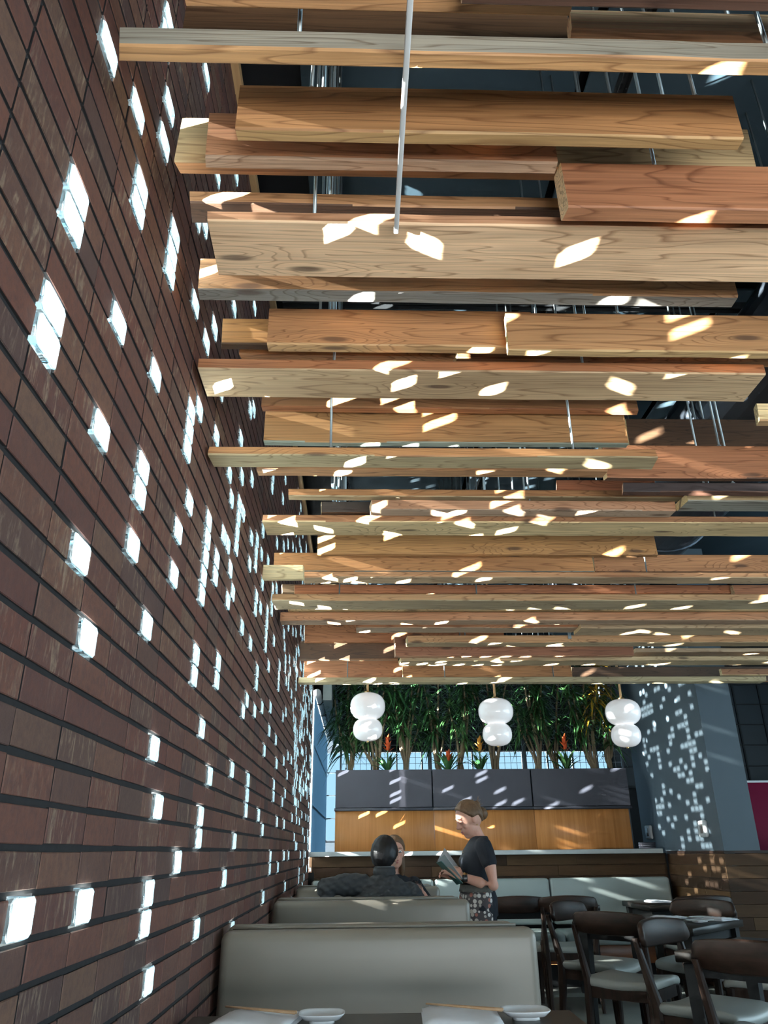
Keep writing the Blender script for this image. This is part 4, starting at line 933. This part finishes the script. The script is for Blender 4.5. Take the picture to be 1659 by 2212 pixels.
# --- man seated with his back to the camera, one arm along the booth back
mn_ = thing('person', (.71, 5.52, 0), 'seated man in dark grey jacket seen from behind with arm along the booth', 'person', 'people')
Pm = lambda x, y, z: Vector((x-.71, y-5.52, z))
hm2 = Matrix.Translation(Pm(.705, 5.50, 1.168)) @ Matrix.Rotation(R(90-20), 4, 'Z') @ Matrix.Rotation(R(6), 4, 'Y')
body = MB(); head_parts(body, hm2, 1.02); limb(body, [Pm(.70, 5.47, 1.02), Pm(.703, 5.48, 1.12)], [.058, .056])
torso(body, [((0, -.02, .50), .17, .13), ((0, -.03, .62), .165, .12), ((-.005, -.04, .78), .17, .115), ((-.01, -.05, .92), .185, .11), ((-.01, -.05, 1.0), .15, .085), ((-.008, -.045, 1.05), .07, .06)])
la = [Pm(.55, 5.47, .995), Pm(.44, 5.44, 1.005), Pm(.325, 5.41, .985), Pm(.34, 5.38, .89), Pm(.375, 5.37, .82)]
ra = [Pm(.87, 5.48, .945), Pm(.95, 5.52, .82), Pm(.98, 5.60, .74), Pm(.93, 5.75, .77), Pm(.88, 5.86, .785)]
limb(body, la, [.052, .046, .043, .038, .028]); limb(body, ra, [.052, .046, .043, .038, .028])
hand(body, la[-1], (.4, 0, -.9), (-.8, -.3, -.3), .25, 1.05, 1); hand(body, ra[-1], (-.4, .9, -.05), (0, 0, 1), .25, 1.05, -1)
for q in (-1, 1): limb(body, [Vector((q*.09, .02, .56)), Vector((q*.11, .44, .54)), Vector((q*.11, .46, .10))], [.085, .062, .045]); limb(body, [Vector((q*.11, .45, .06)), Vector((q*.12, .62, .045))], [.044, .036])
obj('body', remeshed('body', body, .005, 3), 'skin_tan', mn_)
obj('hair', hair_cap(hm2, 1.02, lambda x, y, z: max(-x*.75+.36+z*.55, -x*1.0+.05+z*.22), .011), 'hair_black', mn_, smooth=True)
jk = MB(); torso(jk, [((0, -.02, .50), .19, .15), ((0, -.03, .62), .188, .142), ((-.005, -.04, .78), .198, .136), ((-.01, -.05, .92), .212, .130), ((-.01, -.05, .985), .185, .108), ((-.01, -.047, 1.03), .115, .085), ((-.008, -.045, 1.06), .075, .072)])
limb(jk, la[:4], [.075, .068, .064, .060]); limb(jk, [la[3], la[3]*.45+la[4]*.55], [.055, .046]); limb(jk, ra[:4], [.072, .064, .060, .052]); limb(jk, [ra[3], ra[3]*.4+ra[4]*.6], [.052, .044])
jm = remeshed('jacket', jk, .007, 3)
jn_ = [v.normal.copy() for v in jm.vertices]
for v, n_ in zip(jm.vertices, jn_):   # soft cloth folds
    v.co += n_*(.0020*math.sin(v.co.x*95+v.co.z*130)+.0018*math.sin(v.co.x*60-v.co.z*170+1.0))
obj('jacket', jm, 'jacket_grey', mn_)
obj('collar', MB().lathe([(.066, .0), (.075, .025), (.070, .058), (.064, .058), (.060, .0)], 28, Pm(.70, 5.472, 1.045)), 'jacket_grey', mn_, smooth=True); obj('shirt_collar', MB().lathe([(.058, .02), (.0640, .070), (.060, .070)], 28, Pm(.70, 5.474, 1.04)), 'collar_grey', mn_, smooth=True)
tr_ = MB(); [limb(tr_, [Vector((q*.09, .0, .565)), Vector((q*.11, .44, .545)), Vector((q*.11, .46, .12))], [.098, .075, .060]) for q in (-1, 1)]; torso(tr_, [((0, -.02, .482), .17, .14), ((0, -.02, .60), .18, .14)]); obj('trousers', remeshed('trousers', tr_, .009, 3), 'cotton_black', mn_)

# --- companion opposite him, facing the camera, mostly hidden behind his head
cp = thing('person', (.798, 6.55, .025), 'companion in black facing the camera, half hidden behind the seated man', 'person', 'people')
Pc = lambda x, y, z: Vector((x-.80, y-6.55, z))
hm3 = Matrix.Translation(Pc(.812, 6.46, 1.165)) @ Matrix.Rotation(R(-90+8), 4, 'Z') @ Matrix.Rotation(R(4), 4, 'Y')
body = MB(); head_parts(body, hm3, .97); limb(body, [Pc(.80, 6.52, .99), Pc(.805, 6.49, 1.09)], [.050, .048])
torso(body, [((0, .02, .50), .15, .12), ((0, .01, .65), .13, .105), ((0, 0, .82), .15, .11), ((0, -.01, .93), .165, .095), ((0, -.02, .99), .10, .07), ((0, -.03, 1.02), .06, .055)])
cl_ = [Pc(.965, 6.54, .935), Pc(1.045, 6.50, .83), Pc(1.07, 6.40, .79), Pc(1.03, 6.27, .84), Pc(1.005, 6.17, .885)]; cr_ = [Pc(.635, 6.54, .93), Pc(.56, 6.50, .80), Pc(.56, 6.42, .76), Pc(.62, 6.30, .775), Pc(.68, 6.20, .785)]
limb(body, cl_, [.045, .040, .037, .033, .024]); limb(body, cr_, [.045, .040, .037, .033, .024])
hand(body, cl_[-1], (-.25, -.85, .35), (.95, -.2, .1), .75, .9, -1); hand(body, cr_[-1], (.4, -.9, 0), (0, 0, 1), .3, .9, 1)
for q in (-1, 1): limb(body, [Vector((q*.08, 0, .56)), Vector((q*.09, -.40, .54)), Vector((q*.09, -.42, .10))], [.08, .058, .042])
obj('body', remeshed('body', body, .005, 3), 'skin', cp); head_bits(cp, hm3, .97, False)
hr = hair_cap(hm3, .97, lambda x, y, z: (-x*.8+.40+z*.55) if z > -.1 else (-x+.02), .013); hr.ell((-.03, .06, -.09), (.05, .03, .10), hm3, 16, 12); hr.ell((-.03, -.06, -.09), (.05, .03, .10), hm3, 16, 12)
obj('hair', hr, 'hair_brown', cp, smooth=True)
tp = MB(); torso(tp, [((0, .02, .50), .165, .135), ((0, .01, .65), .148, .122), ((0, 0, .82), .168, .128), ((0, -.01, .93), .182, .112), ((0, -.02, .985), .125, .085), ((0, -.03, 1.01), .075, .066)]); limb(tp, cl_[:4], [.060, .055, .052, .045]); limb(tp, cr_[:4], [.060, .055, .052, .045]); obj('top', remeshed('top', tp, .007, 3), 'cotton_black', cp)
tr_ = MB(); [limb(tr_, [Vector((q*.08, 0, .565)), Vector((q*.09, -.40, .545)), Vector((q*.09, -.42, .12))], [.092, .07, .055]) for q in (-1, 1)]; obj('trousers', remeshed('trousers', tr_, .009, 3), 'jacket_grey', cp)
gl_ = thing('water_glass', (.955, 6.085, .868), 'clear water glass held up by the half hidden companion', 'glass')
obj('tumbler', MB().lathe([(.001, 0), (.031, 0), (.036, .135), (.034, .135), (.0295, .008), (.001, .008)], 28), 'clear_glass', gl_, smooth=True); obj('water', MB().lathe([(.001, .0085), (.029, .0085), (.0318, .075), (.001, .075)], 28), 'clear_glass', gl_, smooth=True)
